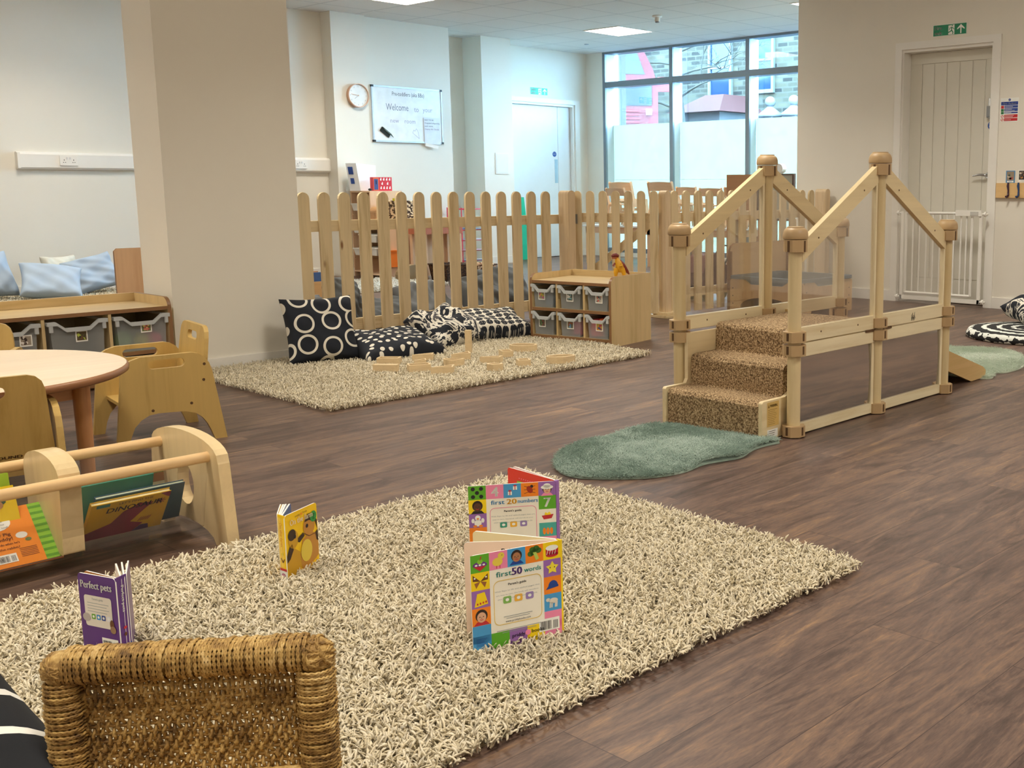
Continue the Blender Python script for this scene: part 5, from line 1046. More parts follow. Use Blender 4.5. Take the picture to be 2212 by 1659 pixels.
# ================================================= wooden frame blocks on the far rug
BK_ = wood('block_beech', '#ddc59c', '#cdb286', 0, .45, 20)
def ring_block(name_lab, x, y, rot, outer, inner, hgt, z=.027, extra=None, standing=False):
    R2 = Matrix.Rotation(rot, 3, 'Z'); m = MB(); hgt = hgt if standing else hgt*1.02; k_ = (1, 1) if standing else (.84, .95); outer = [(a*k_[0], b*k_[1]) for a, b in outer]; inner = [(a*k_[0], b*k_[1]) for a, b in inner] if inner else None
    if standing: m.prism([outer, inner] if inner else [outer], Vector((x, y, z)), R2 @ Vector((1, 0, 0)), (0, 0, 1), R2 @ Vector((0, hgt, 0)), BK_)
    else: m.prism([outer, inner] if inner else [outer], Vector((x, y, z)), R2 @ Vector((1, 0, 0)), R2 @ Vector((0, 1, 0)), (0, 0, hgt), BK_)
    tag(m.build('frame_block', bevel=.0015), name_lab, 'toy block', 'wooden frame blocks on the far rug')
def sq(w, d, k=1.35): d = d*(k if d < .1 else 1); return [(-w/2, -d/2), (w/2, -d/2), (w/2, d/2), (-w/2, d/2)]
def sqi(w, d, t_=.011): return sq(w-2*t_, d*1.35-2*t_, 1)
def tri(w, d):
    d *= 1.4; return [(-w/2, -d/2), (w/2, -d/2), (w/2, d/2)]
def trii(w, d, t_=.010):
    d *= 1.4; return [(-w/2+t_*3, -d/2+t_), (w/2-t_, -d/2+t_), (w/2-t_, d/2-t_*2)]
def ellp(a, b, n=28):
    b *= 1.3; return [(a*math.cos(2*PI*i/n), b*math.sin(2*PI*i/n)) for i in range(n)]
def half(a, b, n=16): return [(a*math.cos(PI*i/n), b*math.sin(PI*i/n)-b/2) for i in range(n+1)]
V0 = CAM_YAW - PI/2
ring_block('rectangular wooden frame block nearest the dotted cushion, leftmost of the back pair', 3.285, 5.035, V0, sq(.14, .05), sqi(.14, .05), .034)
ring_block('long solid sided wooden block, leftmost on the far rug', 3.140, 4.845, V0-.05, sq(.15, .03), None, .034)
ring_block('triangular wooden frame block at the back, just right of the one beside the dotted cushion', 3.480, 5.010, V0+.15, tri(.13, .05), trii(.13, .05), .034)
ring_block('small triangular wooden frame block above the open rectangular one', 3.365, 4.875, V0+.3, tri(.075, .04), trii(.075, .04, .007), .03)
ring_block('open rectangular wooden frame block with yellowish sides', 3.255, 4.725, V0+.45, sq(.13, .055), sqi(.13, .055, .009), .034)
ring_block('triangular wooden frame block at the front middle of the far rug', 3.300, 4.585, V0+.1, tri(.13, .06), trii(.13, .06), .034)
ring_block('half round wooden frame block in the middle of the far rug', 3.465, 4.725, V0, [(x, -y) for x, y in half(.066, .07)][::-1], [(x, -y+.002) for x, y in half(.054, .05)][::-1], .034)
ring_block('triangular wooden frame block lying in front of the upright one', 3.625, 4.875, V0+.35, tri(.125, .06), trii(.125, .06), .036)
ring_block('upright rectangular wooden block leaning on the triangular one', 3.775, 5.000, V0, sq(.034, .13), None, .03, z=.095, standing=True)
ring_block('triangular wooden frame block right of centre on the far rug', 3.665, 4.655, V0-.15, tri(.13, .05), trii(.13, .05), .034)
ring_block('small rounded wooden frame block nearest the far rug front edge', 3.515, 4.440, V0, [(x*.05, y*.035-.006) for x, y in ((-1, .6), (-.9, -.3), (0, -1), (.9, -.3), (1, .6), (0, .9))], [(x*.036, y*.024-.006) for x, y in ((-1, .6), (-.8, -.2), (0, -.8), (.8, -.2), (1, .6), (0, .8))], .034)
ring_block('small square wooden frame block under the big oval one', 3.850, 4.760, V0+.45, sq(.075, .06), sqi(.075, .06), .034)
ring_block('small square wooden frame block with a dark opening, right part of the far rug', 3.705, 4.440, V0+.35, sq(.08, .055), sqi(.08, .055), .034)
ring_block('large oval wooden frame block near the tray unit', 4.050, 4.850, V0, ellp(.095, .045), ellp(.082, .033), .036)
ring_block('oval wooden frame block with a cross bar, rightmost on the far rug', 3.905, 4.370, V0+.42, ellp(.095, .04), ellp(.082, .028), .036)
m = MB(); R2 = Matrix.Rotation(V0+.42, 3, 'Z'); 

# ================================================= cushions
def pillow(name, w, h, t_, mat, loc, rot, label, cat='cushion', group=None, seed=0, n=26, wr=.006, pinch=.10, parts=False, sag=0):
    r3 = np.random.RandomState(seed); V = []; F = []
    g = np.linspace(-1, 1, n); ph = r3.uniform(0, 6, 12); fr_ = r3.uniform(2, 7, 12)
    def wrk(u, v): 
        return wr*(math.sin(fr_[0]*u+fr_[1]*v*.6+ph[0]) + .7*math.sin(fr_[2]*1.6*v-fr_[3]*u+ph[1]) + .5*math.sin(fr_[4]*2.4*u+fr_[5]*2.0*v+ph[2]))
    for s_ in (1, -1):
        for i, v in enumerate(g):
            for j, u in enumerate(g):
                e = max(0, (1-u**4)*(1-v**4)); f = e**.42
                x = u*w/2*(1-pinch*(1-v*v)*abs(u)**3); y = v*h/2*(1-pinch*(1-u*u)*abs(v)**3)
                z = s_*t_/2*f + wrk(u, v)*min(1, f*1.6)*(1 if s_ > 0 else .4)
                V.append((x, y + sag*z*0, z))
    N = n*n
    for i in range(n-1):
        for j in range(n-1):
            a = i*n+j; F.append((a, a+1, a+n+1, a+n)); F.append((N+a, N+a+n, N+a+n+1, N+a+1))
    m = MB(); m.add(V, F, mat, True); me = m.build(name, shift=(0, 0, 0)); me.location = loc; me.rotation_euler = rot
    import bmesh
    b = bmesh.new(); b.from_mesh(me.data); bmesh.ops.remove_doubles(b, verts=b.verts, dist=1e-5); b.to_mesh(me.data); b.free()
    s2 = me.modifiers.new('smooth', 'SUBSURF'); s2.levels = 1; s2.render_levels = 1
    return tag(me, label, cat, group)
BKF, CRF = '#141a26', '#e2ddd0'
def rings(t): 
    v = coords(t, (8.2, 8.2, 1)); d = voro(t, v, 1.0, rand=.45)
    return ramp(t, d, [(.0, BKF), (.33, CRF), (.43, BKF), (.44, BKF)], 'CONSTANT')
def dots(t):
    v = coords(t, (19, 24, .01)); d = voro(t, v, 1.0, rand=.75); return ramp(t, d, [(.0, CRF), (.25, BKF)], 'CONSTANT')
def marble(t):
    v = coords(t, (1, 1, 1)); n = noise(t, v, 7, 3, .55, 2.2); return ramp(t, n, [(.0, BKF), (.47, CRF), (.56, '#5c5a5e'), (.60, BKF), (.66, CRF)], 'CONSTANT')
def fans(t):
    v = coords(t, (20, 26, .01)); d = voro(t, v, 1.0, rand=.12); d2 = voro(t, coords(t, (60, 78, .01)), 1.0, rand=.4)
    a = ramp(t, d, [(.0, (0, 0, 0)), (.46, (1, 1, 1))], 'CONSTANT'); b = ramp(t, d2, [(.0, (.2, .2, .2)), (.2, (0, 0, 0))], 'CONSTANT')
    mx = nd(t, 'ShaderNodeMix', data_type='RGBA'); mx.blend_type = 'ADD'; mx.inputs['Factor'].default_value = 1; t.links.new(a, mx.inputs['A']); t.links.new(b, mx.inputs['B'])
    return ramp(t, mx.outputs['Result'], [(.0, BKF), (.5, CRF)])
def lines(t):
    v = coords(t, (12, 13, 1)); n = nd(t, 'ShaderNodeTexVoronoi', feature='DISTANCE_TO_EDGE', voronoi_dimensions='2D'); n.inputs['Scale'].default_value = 1; n.inputs['Randomness'].default_value = .75; t.links.new(v, n.inputs['Vector'])
    return ramp(t, n.outputs['Distance'], [(.0, '#f1efe8'), (.065, '#10131a')], 'CONSTANT')
pillow('cushion', .40, .385, .13, two_tone('ring_print_fabric', rings), (3.13, 5.44, .19), (math.radians(70), 0, math.radians(-12)), 'black cushion with large white rings leaning against the column', seed=1)
pillow('cushion', .50, .40, .14, two_tone('dot_print_fabric', dots), (3.50, 5.33, .075), (math.radians(12), 0, math.radians(-6)), 'black cushion with small white dots lying along the fence', seed=2)
pillow('cushion', .36, .36, .16, two_tone('abstract_print_fabric', marble), (3.96, 5.47, .115), (math.radians(24), math.radians(-8), math.radians(4)), 'crumpled black and white abstract cushion between the dotted and fan print ones', seed=3, wr=.012)
pillow('cushion', .52, .34, .15, two_tone('fan_print_fabric', fans), (4.30, 5.49, .10), (math.radians(17), 0, math.radians(-12)), 'black and white fan print cushion beside the tray unit', seed=4)
pillow('floor_cushion', .62, .62, .2, two_tone('line_print_fabric', lines), (.21, 1.555, .155), tuple((Matrix.Rotation(math.radians(-50), 3, 'Z') @ Matrix.Rotation(math.radians(42), 3, 'X') @ Matrix.Rotation(math.radians(-38), 3, 'Z')).to_euler()), 'large black cushion with white line pattern in the bottom left corner', seed=5)
BLF = plain('#a9bcd2', .85, var=.03, name='pale_blue_cotton')
pillow('cushion', .46, .42, .15, BLF, (3.02, 10.42, .24), (math.radians(66), 0, math.radians(14)), 'pale blue cushion at the left edge against the far wall', seed=6, wr=.008)
pillow('cushion', .48, .36, .15, BLF, (3.43, 10.18, .17), (math.radians(48), math.radians(8), math.radians(-12)), 'pale blue cushion in the middle of the three on the far left', seed=7, wr=.008)
pillow('cushion', .44, .34, .15, BLF, (3.86, 10.46, .2), (math.radians(62), math.radians(-12), math.radians(4)), 'pale blue cushion on the right of the three on the far left', seed=8, wr=.009)
pillow('cushion', .34, .40, .12, plain('#d8d8cc', .85), (3.66, 10.56, .18), (math.radians(70), 0, math.radians(20)), 'cream cushion half hidden between the pale blue ones', seed=9, wr=.006)

# right edge textiles
def matring(t):
    v = coords(t, (1, 1, 1)); g = nd(t, 'ShaderNodeTexGradient', gradient_type='SPHERICAL'); t.links.new(coords(t, (1.9, 1.9, 1.9)), g.inputs[0])
    w_ = nd(t, 'ShaderNodeTexWave', wave_type='RINGS', rings_direction='Z'); w_.inputs['Scale'].default_value = 3.4; w_.inputs['Distortion'].default_value = .6; t.links.new(v, w_.inputs['Vector'])
    n = noise(t, v, 26, 1); mt = nd(t, 'ShaderNodeMath', operation='MULTIPLY'); t.links.new(w_.outputs[1], mt.inputs[0]); t.links.new(n, mt.inputs[1])
    return ramp(t, mt.outputs[0], [(.0, '#17191c'), (.36, '#dfe3dc')], 'CONSTANT')
m = MB(); m.lathe([(.43, .002), (.44, .02), (.42, .05), (.3, .06), (0, .062)], (6.68, 2.92, 0), two_tone('round_mat_print', matring), 48); tag(m.build('floor_mat'), 'round black floor mat with white ring pattern at the right edge', 'mat')
pillow('cushion', .5, .42, .16, two_tone('abstract_print_fabric_b', marble), (6.98, 2.98, .15), (math.radians(8), math.radians(-6), math.radians(-40)), 'crumpled black and white cushion lying on the round mat', seed=12, wr=.012)

# ================================================= seagrass chair in the foreground
t = thing('seagrass_chair', 'woven seagrass child chair seen from behind in the foreground', 'chair', (.56, 1.30, 0))
A = Vector((.450, 1.381, .395)); B = Vector((.648, 1.205, .395)); ax = (B-A).normalized(); up = Vector((0, 0, 1)); nn = Vector((-ax.y, ax.x, 0))   # nn points to the far side
def rope_mat():
    m, tt, p = newmat('twisted_seagrass'); v = coords(tt); p.inputs['Roughness'].default_value = .7
    n = noise(tt, v, 90, 4, .65); n2 = noise(tt, v, 14, 2)
    s_ = nd(tt, 'ShaderNodeMath', operation='MULTIPLY_ADD'); s_.inputs[1].default_value = .6; tt.links.new(n, s_.inputs[0]); q = nd(tt, 'ShaderNodeMath', operation='MULTIPLY'); q.inputs[1].default_value = .4; tt.links.new(n2, q.inputs[0]); tt.links.new(q.outputs[0], s_.inputs[2])
    tt.links.new(ramp(tt, s_.outputs[0], [(.34, '#5c4220'), (.46, '#92703a'), (.56, '#ba9858'), (.68, '#dcc088')]), p.inputs['Base Color']); bump(tt, p, n, .35, .003); return m
ROPE = rope_mat(); r4 = random.Random(11)
def rope(m, pts, r, turns, sides=5, closed=False):
    """two twisted strands along pts"""
    pts = [Vector(p) for p in pts]; N = len(pts)
    for s_ in (0, PI):
        P = []
        for i, p in enumerate(pts):
            d = (pts[(i+1) % N] - pts[i-1]) if closed else (pts[min(i+1, N-1)] - pts[max(i-1, 0)])
            d = d.normalized(); a = d.cross(nn if abs(d.dot(nn)) < .9 else up).normalized(); b = a.cross(d); an = turns*2*PI*i/(N if closed else N-1) + s_
            P.append(p + (a*math.cos(an) + b*math.sin(an))*r*.5)
        m.tube(P, r*.62, ROPE, sides, not closed, True, closed)
def wrapped(p0, p1, rad, ra, rb, step, r, name, par, jitter=.0012):
    p0, p1 = Vector(p0), Vector(p1); d = (p1-p0); L = d.length; d.normalize(); e1 = ra.normalized(); e2 = d.cross(e1).normalized(); m = MB()
    n = int(L/step)
    for k in range(n+1):
        c = p0 + d*(k*step); j = r4.uniform(-jitter, jitter); ti = r4.uniform(-.0018, .0018)
        pts = [c + e1*(rad[0]+j)*math.copysign(abs(math.cos(a))**.8, math.cos(a)) + e2*(rad[1]+j)*math.copysign(abs(math.sin(a))**.8, math.sin(a)) + d*ti*math.cos(a) for a in [2*PI*i/22 for i in range(22)]]
        rope(m, pts, r, 11, 4, True)
    m.cyl(p0, p1, min(rad)*.93, ROPE, 12); return m.build(name, par)
wrapped(A - ax*.004, B + ax*.004, (.0225, .0205), nn, up, .0046, .0028, 'top_rail', t)
for P, s_ in ((A - ax*.012, -1), (B + ax*.012, 1)):
    wrapped(P + Vector((0, 0, -.02)), P + Vector((0, 0, -.16)), (.0215, .0205), nn, ax, .0045, .0028, 'back_post', t)
    m = MB(); rope_c = P + Vector((0, 0, -.004))
    for k in range(11):   # knotted corner
        a0 = r4.uniform(0, 6); tl = Vector((r4.uniform(-.5, .5), r4.uniform(-.5, .5), 1)) if k % 2 else Vector((ax.x, ax.y, r4.uniform(-.6, .6)))
        tl.normalize(); e1 = tl.cross(Vector((.3, .8, .1))).normalized(); e2 = tl.cross(e1); off = tl*r4.uniform(-.014, .014)
        rr_ = .0235 - abs(off.length)*.35
        rope(m, [rope_c + off + e1*rr_*math.cos(a0+2*PI*i/20) + e2*rr_*math.sin(a0+2*PI*i/20) for i in range(20)], .0028, 10, 4, True)
    m.ball(rope_c, .0225, ROPE, 14); m.build('corner_binding', t)
m = MB(); L = (B-A).length - .02; rows = 17; cols_ = int(L/.0058)
for k in range(rows):
    z = .374 - .0098*k; y_ = .0012*math.sin(k)
    m.tube([A*1 + ax*(.01 + L*i/12) + Vector((0, 0, z - A.z + .0006*math.sin(i*2+k))) for i in range(13)], .0022, ROPE, 6)
for c_ in range(cols_+1):
    if r4.random() < .04: continue
    x = .01 + L*c_/cols_ + r4.uniform(-.0005, .0005); ph = (c_ % 2)*PI
    pts = [A + ax*(x + .0012*math.sin(i*.9+c_)) + nn*(.0042*math.cos(PI*i/2 + ph)) + Vector((0, 0, -.012 - (.0098/2)*i)) for i in range(34)]
    rope(m, pts, .0036, 15, 4)
m.build('woven_back', t)
m = MB(); q = A + Vector((0, 0, -.165)); m.obox(q, B-A, (0, 0, .02), nn*-.26, ROPE); m.build('seat', t, bevel=.006)
for P in (A - ax*.004, B + ax*.004):
    m = MB(); m.cyl(Vector((P.x, P.y, 0)), P + Vector((0, 0, -.14)), .016, ROPE, 14); m.build('leg', t)
    Q = P - nn*.24; m = MB(); m.cyl(Vector((Q.x, Q.y, 0)), Q + Vector((0, 0, -.165)), .016, ROPE, 14); m.build('leg', t)
# ================================================= things beyond the fence
# tall tray unit against the left wall
def far_unit(name, label, x0, x1, y0, y1, z1, mat, rows):
    t = thing(name, label, 'cabinet', ((x0+x1)/2, (y0+y1)/2, 0)); T = .016
    m = MB(); m.box(x0, y0, 0, x1, y0+T, z1, mat[2]); m.build('side_panel', t)
    m = MB(); m.box(x0, y1-T, 0, x1, y1, z1, mat[2]); m.build('side_panel', t)
    m = MB(); m.box(x0, y0+T, z1-T, x1, y1-T, z1, mat[1]); m.build('top', t)
    m = MB(); m.box(x0, y0+T, .05, x1, y1-T, .05+T, mat[1]); m.build('bottom_shelf', t)
    m = MB(); m.box(x1-T, y0+T, .05, x1, y1-T, z1-T, mat[2]); m.build('back_panel', t)
    zs = [.05+T + (z1-2*T-.05)*i/rows for i in range(rows+1)]
    for z in zs[1:-1]:
        for y in (y0+T, y1-T-.014):
            m = MB(); m.box(x0+.01, y, z-.004, x1-T, y+.014, z+.004, mat[1]); m.build('tray_runner', t)
    return t, zs
PNK = {a: wood('pale_pink_beech', '#e6c3a0', '#dab48e', a, .4, 10) for a in (0, 1, 2)}
def far_tray(x, y0, y1, z, h, col, label):
    t = thing('tray', label, 'storage tray', (x+.1, (y0+y1)/2, z), 'trays in the far wooden units')
    m = MB(); g = .012; m.add([(x, y0+g+.02, z), (x, y1-g-.02, z), (x+.26, y1-g-.02, z), (x+.26, y0+g+.02, z), (x-.012, y0+g, z+h), (x-.012, y1-g, z+h), (x+.26, y1-g, z+h), (x+.26, y0+g, z+h)], [(0, 3, 2, 1), (0, 1, 5, 4), (1, 2, 6, 5), (2, 3, 7, 6), (3, 0, 4, 7)], col); m.build('tray_body', t)
    m = MB(); m.box(x-.03, y0+.006, z+h-.004, x+.26, y1-.006, z+h+.008, col); m.build('tray_rim', t)
TRW = plain('#e8e6e0', .5, name='white_tray')
t, zs = far_unit('tray_unit', 'tall beech tray unit by the far left wall with a red box on top', 6.58, 6.97, 10.30, 10.675, .915, PNK, 7)
for i, k in enumerate((6, 4, 2)): far_tray(6.58, 10.316, 10.659, zs[k]-.075, .07, TRW, ['topmost white tray in the tall beech unit', 'middle white tray in the tall beech unit', 'lowest white tray in the tall beech unit'][i])
t, zs = far_unit('tray_unit', 'lower beech unit with white and orange trays in front of the tall one', 6.42, 6.93, 9.93, 10.28, .625, PNK, 4)
for i, k in enumerate((4, 3, 2)): far_tray(6.42, 9.946, 10.264, zs[k]-.085, .075, TRW, ['topmost white tray in the lower beech unit', 'middle white tray in the lower beech unit', 'lowest white tray in the lower beech unit'][i])
m = MB(); m.box(6.50, 9.905, .13, 6.64, 9.925, .30, plain('#ee7a1c', .45)); m.box(6.49, 9.90, .29, 6.65, 9.925, .305, plain('#ee7a1c', .45)); tag(m.build('orange_box'), 'bright orange tray seen through the fence', 'storage tray')
t = thing('table', 'small terracotta edged table beside the lower beech unit', 'table', (7.0, 9.75, 0))
m = MB(); m.box(6.72, 9.6, .575, 7.26, 9.89, .6, PNK[0]); m.build('table_top', t); m = MB(); m.box(6.74, 9.62, .47, 7.24, 9.87, .575, plain('#c8795a', .5)); m.build('apron', t)
for x in (6.75, 7.19):
    for y in (9.63, 9.82): m = MB(); m.box(x, y, 0, x+.045, y+.045, .47, PNK[2]); m.build('leg', t)
m = MB(); m.box(6.76, 9.85, .02, 7.22, 9.865, .46, PNK[2]); m.build('back_panel', t)
def basket(name, label, x, y, z, w, d, h, c1, c2, sc=40, grp=None, ang=0):
    mt = _mc.get(name + c1)
    if mt is None:
        def f(t): v = coords(t, (1, 1, 1)); n = noise(t, v, sc, 2, .6); return ramp(t, n, [(.0, c1), (.52, c2)], 'CONSTANT')
        mt = two_tone('woven_' + name, f); _mc[name + c1] = mt
    t = thing(name, label, 'basket', (x, y, z), grp); m = MB(); fl = 1.18; a, b = w/2, d/2; th = .012
    def lp(k, zz, s_=0): return [((-a+s_)*k + x, (-b+s_)*k + y, zz), ((a-s_)*k + x, (-b+s_)*k + y, zz), ((a-s_)*k + x, (b-s_)*k + y, zz), ((-a+s_)*k + x, (b-s_)*k + y, zz)]
    V = lp(1, z) + lp(fl, z+h) + lp(fl, z+h, th) + lp(1, z+.01, th)
    m.add(V, [(0, 3, 2, 1)] + [(i, (i+1) % 4, 4+(i+1) % 4, 4+i) for i in range(4)] + [(4+i, 4+(i+1) % 4, 8+(i+1) % 4, 8+i) for i in range(4)] + [(8+i, 8+(i+1) % 4, 12+(i+1) % 4, 12+i) for i in range(4)] + [(12, 13, 14, 15)], mt); m.build('basket_body', t)
    m = MB(); q = lp(fl, z+h); m.tube([Vector(p) for p in q], .009, mt, 6, closed=True); m.build('rim', t); return t
basket('woven_basket', 'dark and cream woven basket on the lower beech unit', 6.80, 10.1, .626, .22, .2, .18, '#3c2c20', '#e0cfb0')
m = MB(); m.box(6.72, 10.04, .64, 6.80, 10.1, .84, plain('#e8e03c')); tag(m.build('yellow_card'), 'yellow card sticking out of the dark woven basket', 'card')
m = MB(); m.prism([[(0, 0), (.13, 0), (.13, .06)] + [(.065+.065*math.cos(PI*i/10), .07+.06*math.sin(PI*i/10)) for i in range(11)] + [(0, .06)]], (6.435, 9.98, .626), (1, 0, 0), (0, 0, 1), (0, .12, 0), wood('arch_toy_wood', '#b98a58', '#a5774a', 0)); tag(m.build('wooden_arch'), 'brown round topped wooden box on the lower beech unit', 'toy')
basket('woven_basket', 'brown square woven basket on the floor at the left', 6.90, 9.40, .0, .26, .26, .17, '#2a1a12', '#5c4028', 50)
basket('woven_basket', 'cream and brown woven basket on the floor at the right', 7.24, 9.38, .0, .24, .24, .15, '#5c3c28', '#d8b898', 50)
m = MB(); m.prism([[(0, 0), (.3, 0)] + [(.15+.15*math.cos(PI*i/10), .08+.10*math.sin(PI*i/10)) for i in range(11)]], (6.36, 9.45, 0), (1, 0, 0), (0, 0, 1), (0, .12, 0), plain('#8c7452', .7)); tag(m.build('wooden_arch'), 'olive brown arch shaped block on the floor by the baskets', 'toy')
YC = plain('#d8c078', .6, var=.2); m = MB()
for k in range(9): m.lathe([(.018, 0), (.026, .018), (.018, .036)], (7.52, 10.5, .1+.037*k), YC, 10)
m.cyl((7.52, 10.5, 0), (7.52, 10.5, .1), .02, YC); tag(m.build('beaded_stand'), 'tall cream beaded stand near the red wire rack', 'stand')
# things on top of the tall unit
t = thing('magazine_file', 'white magazine file with blue markings leaning on top of the tall unit', 'file', (6.6, 10.50, .915))
m = MB(); m.prism([[(0, 0), (.24, 0), (.30, .27), (.0, .29)]], (6.56, 10.44, .916), (.9, .2, 0), (-.14, 0, 1), (-.05, .12, 0), plain('#f0f3f6', .5, var=.01)); m.build('box', t)
pl = Plane((6.545, 10.455, .93), (-.05/.13, .12/.13, 0), (-.14, 0, .99)); m = MB(); m.rect(pl, .03, .16, .09, .24, DB, .002); m.rect(pl, .035, .06, .08, .12, DB, .002); m.rect(pl, .045, .07, .07, .11, SIGNW, .003); m.build('markings', t)
t = thing('picture_box', 'red box with white figures and a dark blue panel on the tall unit', 'box', (6.72, 10.36, .916))
pl = Plane((6.64, 10.325, .916), (1, 0, 0), (0, 0, 1)); m = MB(); m.box(6.64, 10.326, .916, 6.87, 10.38, 1.06, plain('#d22c3c', .4)); m.build('box', t)
m = MB(); m.rect(pl, .005, .005, .07, .139, plain('#e06a34')); m.rect(pl, .012, .012, .06, .125, plain('#3c4f8c'), .001); m.rect(pl, .03, .07, .045, .11, plain('#1c2448'), .0015)
for r_i, n_ in enumerate((4, 2, 4)):
    for k in range(n_): x = .095 + .036*k + (.03*k+.015 if n_ == 2 else 0); z = .02+.045*r_i; m.ell(pl, x, z+.008, .010, .010, SIGNW, .001, 10); m.ell(pl, x+.003, z+.022, .006, .006, SIGNW, .001, 10)
m.build('artwork', t)
m = MB(); m.box(6.80, 10.5, .916, 6.96, 10.6, .965, frosted('pale_green_plastic', '#cfe8d8', mixt=.4)); tag(m.build('clear_tub'), 'pale green see-through tub on the tall unit', 'tub')
m = MB(); m.prism([[(0, 0), (.06, 0), (.03, .09)]], (6.85, 10.55, .966), (1, 0, 0), (0, 0, 1), (0, .004, 0), PAPER); tag(m.build('tissue'), 'white tissue standing up out of the pale green tub', 'tissue')
m = MB(); m.ball((6.61, 10.34, .93), .014, BLACK, 10, (1.6, 1, 1)); tag(m.build('tape_dispenser'), 'small black object beside the red box', 'tape')
# red wire rack
t = thing('wire_rack', 'red wire rack holding papers behind the fence', 'rack', (8.03, 10.58, 0)); RW = plain('#d83a54', .35)
x0, x1, y0, y1 = 7.87, 8.22, 10.46, 10.73
for x in (x0, x1):
    for y in (y0, y1): m = MB(); m.cyl((x, y, 0), (x, y, .72), .006, RW, 8); m.build('upright', t)
for i, z in enumerate((.10, .22, .34, .46, .58, .70)):
    m = MB(); m.tube([(x0, y0, z), (x1, y0, z), (x1, y1, z), (x0, y1, z)], .006, RW, 6, closed=True)
    for k in range(1, 8): m.cyl((x0 + (x1-x0)*k/8, y0, z), (x0 + (x1-x0)*k/8, y1, z), .0025, RW, 5)
    m.build('wire_shelf', t)
PC = ['#6f8cb0', '#4c566c', '#e8eef2', '#c8a8b8', '#d8dce8']
for i, z in enumerate((.10, .22, .34, .46, .58)):
    for k in range(3):
        zz = z + .0035 + .004*k; a = rnd.uniform(-.03, .03); m = MB(); m.obox((x0+.01+a, y0-.03+a+.01*k, zz), (.30, rnd.uniform(-.02, .02), 0), (0, .25, rnd.uniform(0, .002)), (0, 0, .0015), plain(PC[(i+k) % 5], .7))
        tag(m.build('paper_sheet'), 'sheets of paper on shelf %s of the red wire rack' % ['one from the floor', 'two from the floor', 'three from the floor', 'four from the floor', 'five from the floor'][i], 'paper', 'papers in the red rack, ' + ['lowest', 'second', 'middle', 'fourth', 'upper'][i] + ' shelf')
m = MB(); m.prism([[(0, 0), (.30, 0), (.24, .82), (.12, .82), (.05, .3)]], (9.30, 11.28, .003), (1, 0, 0), (0, .06, 1), (0, .02, 0), plain('#12b890', .5)); tag(m.build('green_panel'), 'bright green board leaning by the far double door', 'board')
# far cushions / bean bags (grey)
GRB = plain('#5c5f61', .9, var=.12, name='charcoal_linen'); GRB2 = plain('#74777a', .9, var=.12, name='grey_linen')
for i, (x, y, z, w_, h_, rx, rz, M2, lb) in enumerate((
    (3.70, 6.62, .125, .40, .30, 52, 10, GRB2, 'grey linen floor cushion behind the leftmost pickets'),
    (3.96, 6.56, .19, .24, .40, 72, 28, GRB, 'upright charcoal cushion behind the second and third pickets'),
    (4.28, 6.62, .085, .46, .32, 24, -6, GRB, 'charcoal cushion lying low behind the middle of the fence'),
    (4.70, 6.72, .13, .42, .34, 44, 12, GRB2, 'grey cushion leaning in the middle of the dark cushion row'),
    (5.12, 6.62, .15, .44, .36, 50, 18, GRB, 'charcoal cushion with a raised corner right of the fence middle'),
    (5.62, 6.95, .16, .42, .38, 52, -14, GRB, 'charcoal cushion behind the tray unit with the dinosaur'))):
    pillow('floor_cushion', w_, h_, .17, M2, (x, y, z), (math.radians(rx), 0, math.radians(rz)), lb, group='grey cushions behind the fence', seed=20+i, wr=.014)
# low book unit behind the column
t = thing('book_unit', 'low wooden book box behind the white column and first picket', 'cabinet', (3.95, 7.5, 0))
LW = {a: wood('honey_beech', '#cda471', '#bb915c', a, .4, 12) for a in (0, 1, 2)}
m = MB(); m.box(3.2, 7.4, 0, 4.36, 7.416, .27, LW[0]); m.build('front_panel', t); m = MB(); m.box(3.2, 7.7, 0, 4.36, 7.716, .30, LW[0]); m.build('back_panel', t)
m = MB(); m.box(4.344, 7.416, 0, 4.36, 7.7, .27, LW[2]); m.build('side_panel', t); m = MB(); m.box(3.2, 7.416, .02, 4.344, 7.7, .04, LW[0]); m.build('bottom', t)
for i, c_ in enumerate(('#3c5a8c', '#7a94b8', '#e8e4dc', '#b07a50', '#28406c', '#d8e0ea')):
    m = MB(); m.obox((4.10+.012*i, 7.43+.035*i, .05), (.21, 0, 0), (0, .02, 0), (0, .006, .285 - .012*(i % 3)), plain(c_, .5)); tag(m.build('picture_book'), 'picture book standing in the low book box behind the fence', 'book', 'books in the low wooden box')
m = MB(); m.prism([[(0, 0), (.42, 0), (.42, .52), (.40, .54), (.02, .54), (0, .52)]], (3.1, 8.0, 0), (1, 0, 0), (0, 0, 1), (0, .02, 0), wood('brown_screen_ply', '#c7a27c', '#b8916a', 2, .4, 9), side=EDGE); tag(m.build('room_screen', bevel=.004), 'plain wooden panel end half hidden by the white column', 'panel')
for x in (3.1, 3.46): pass
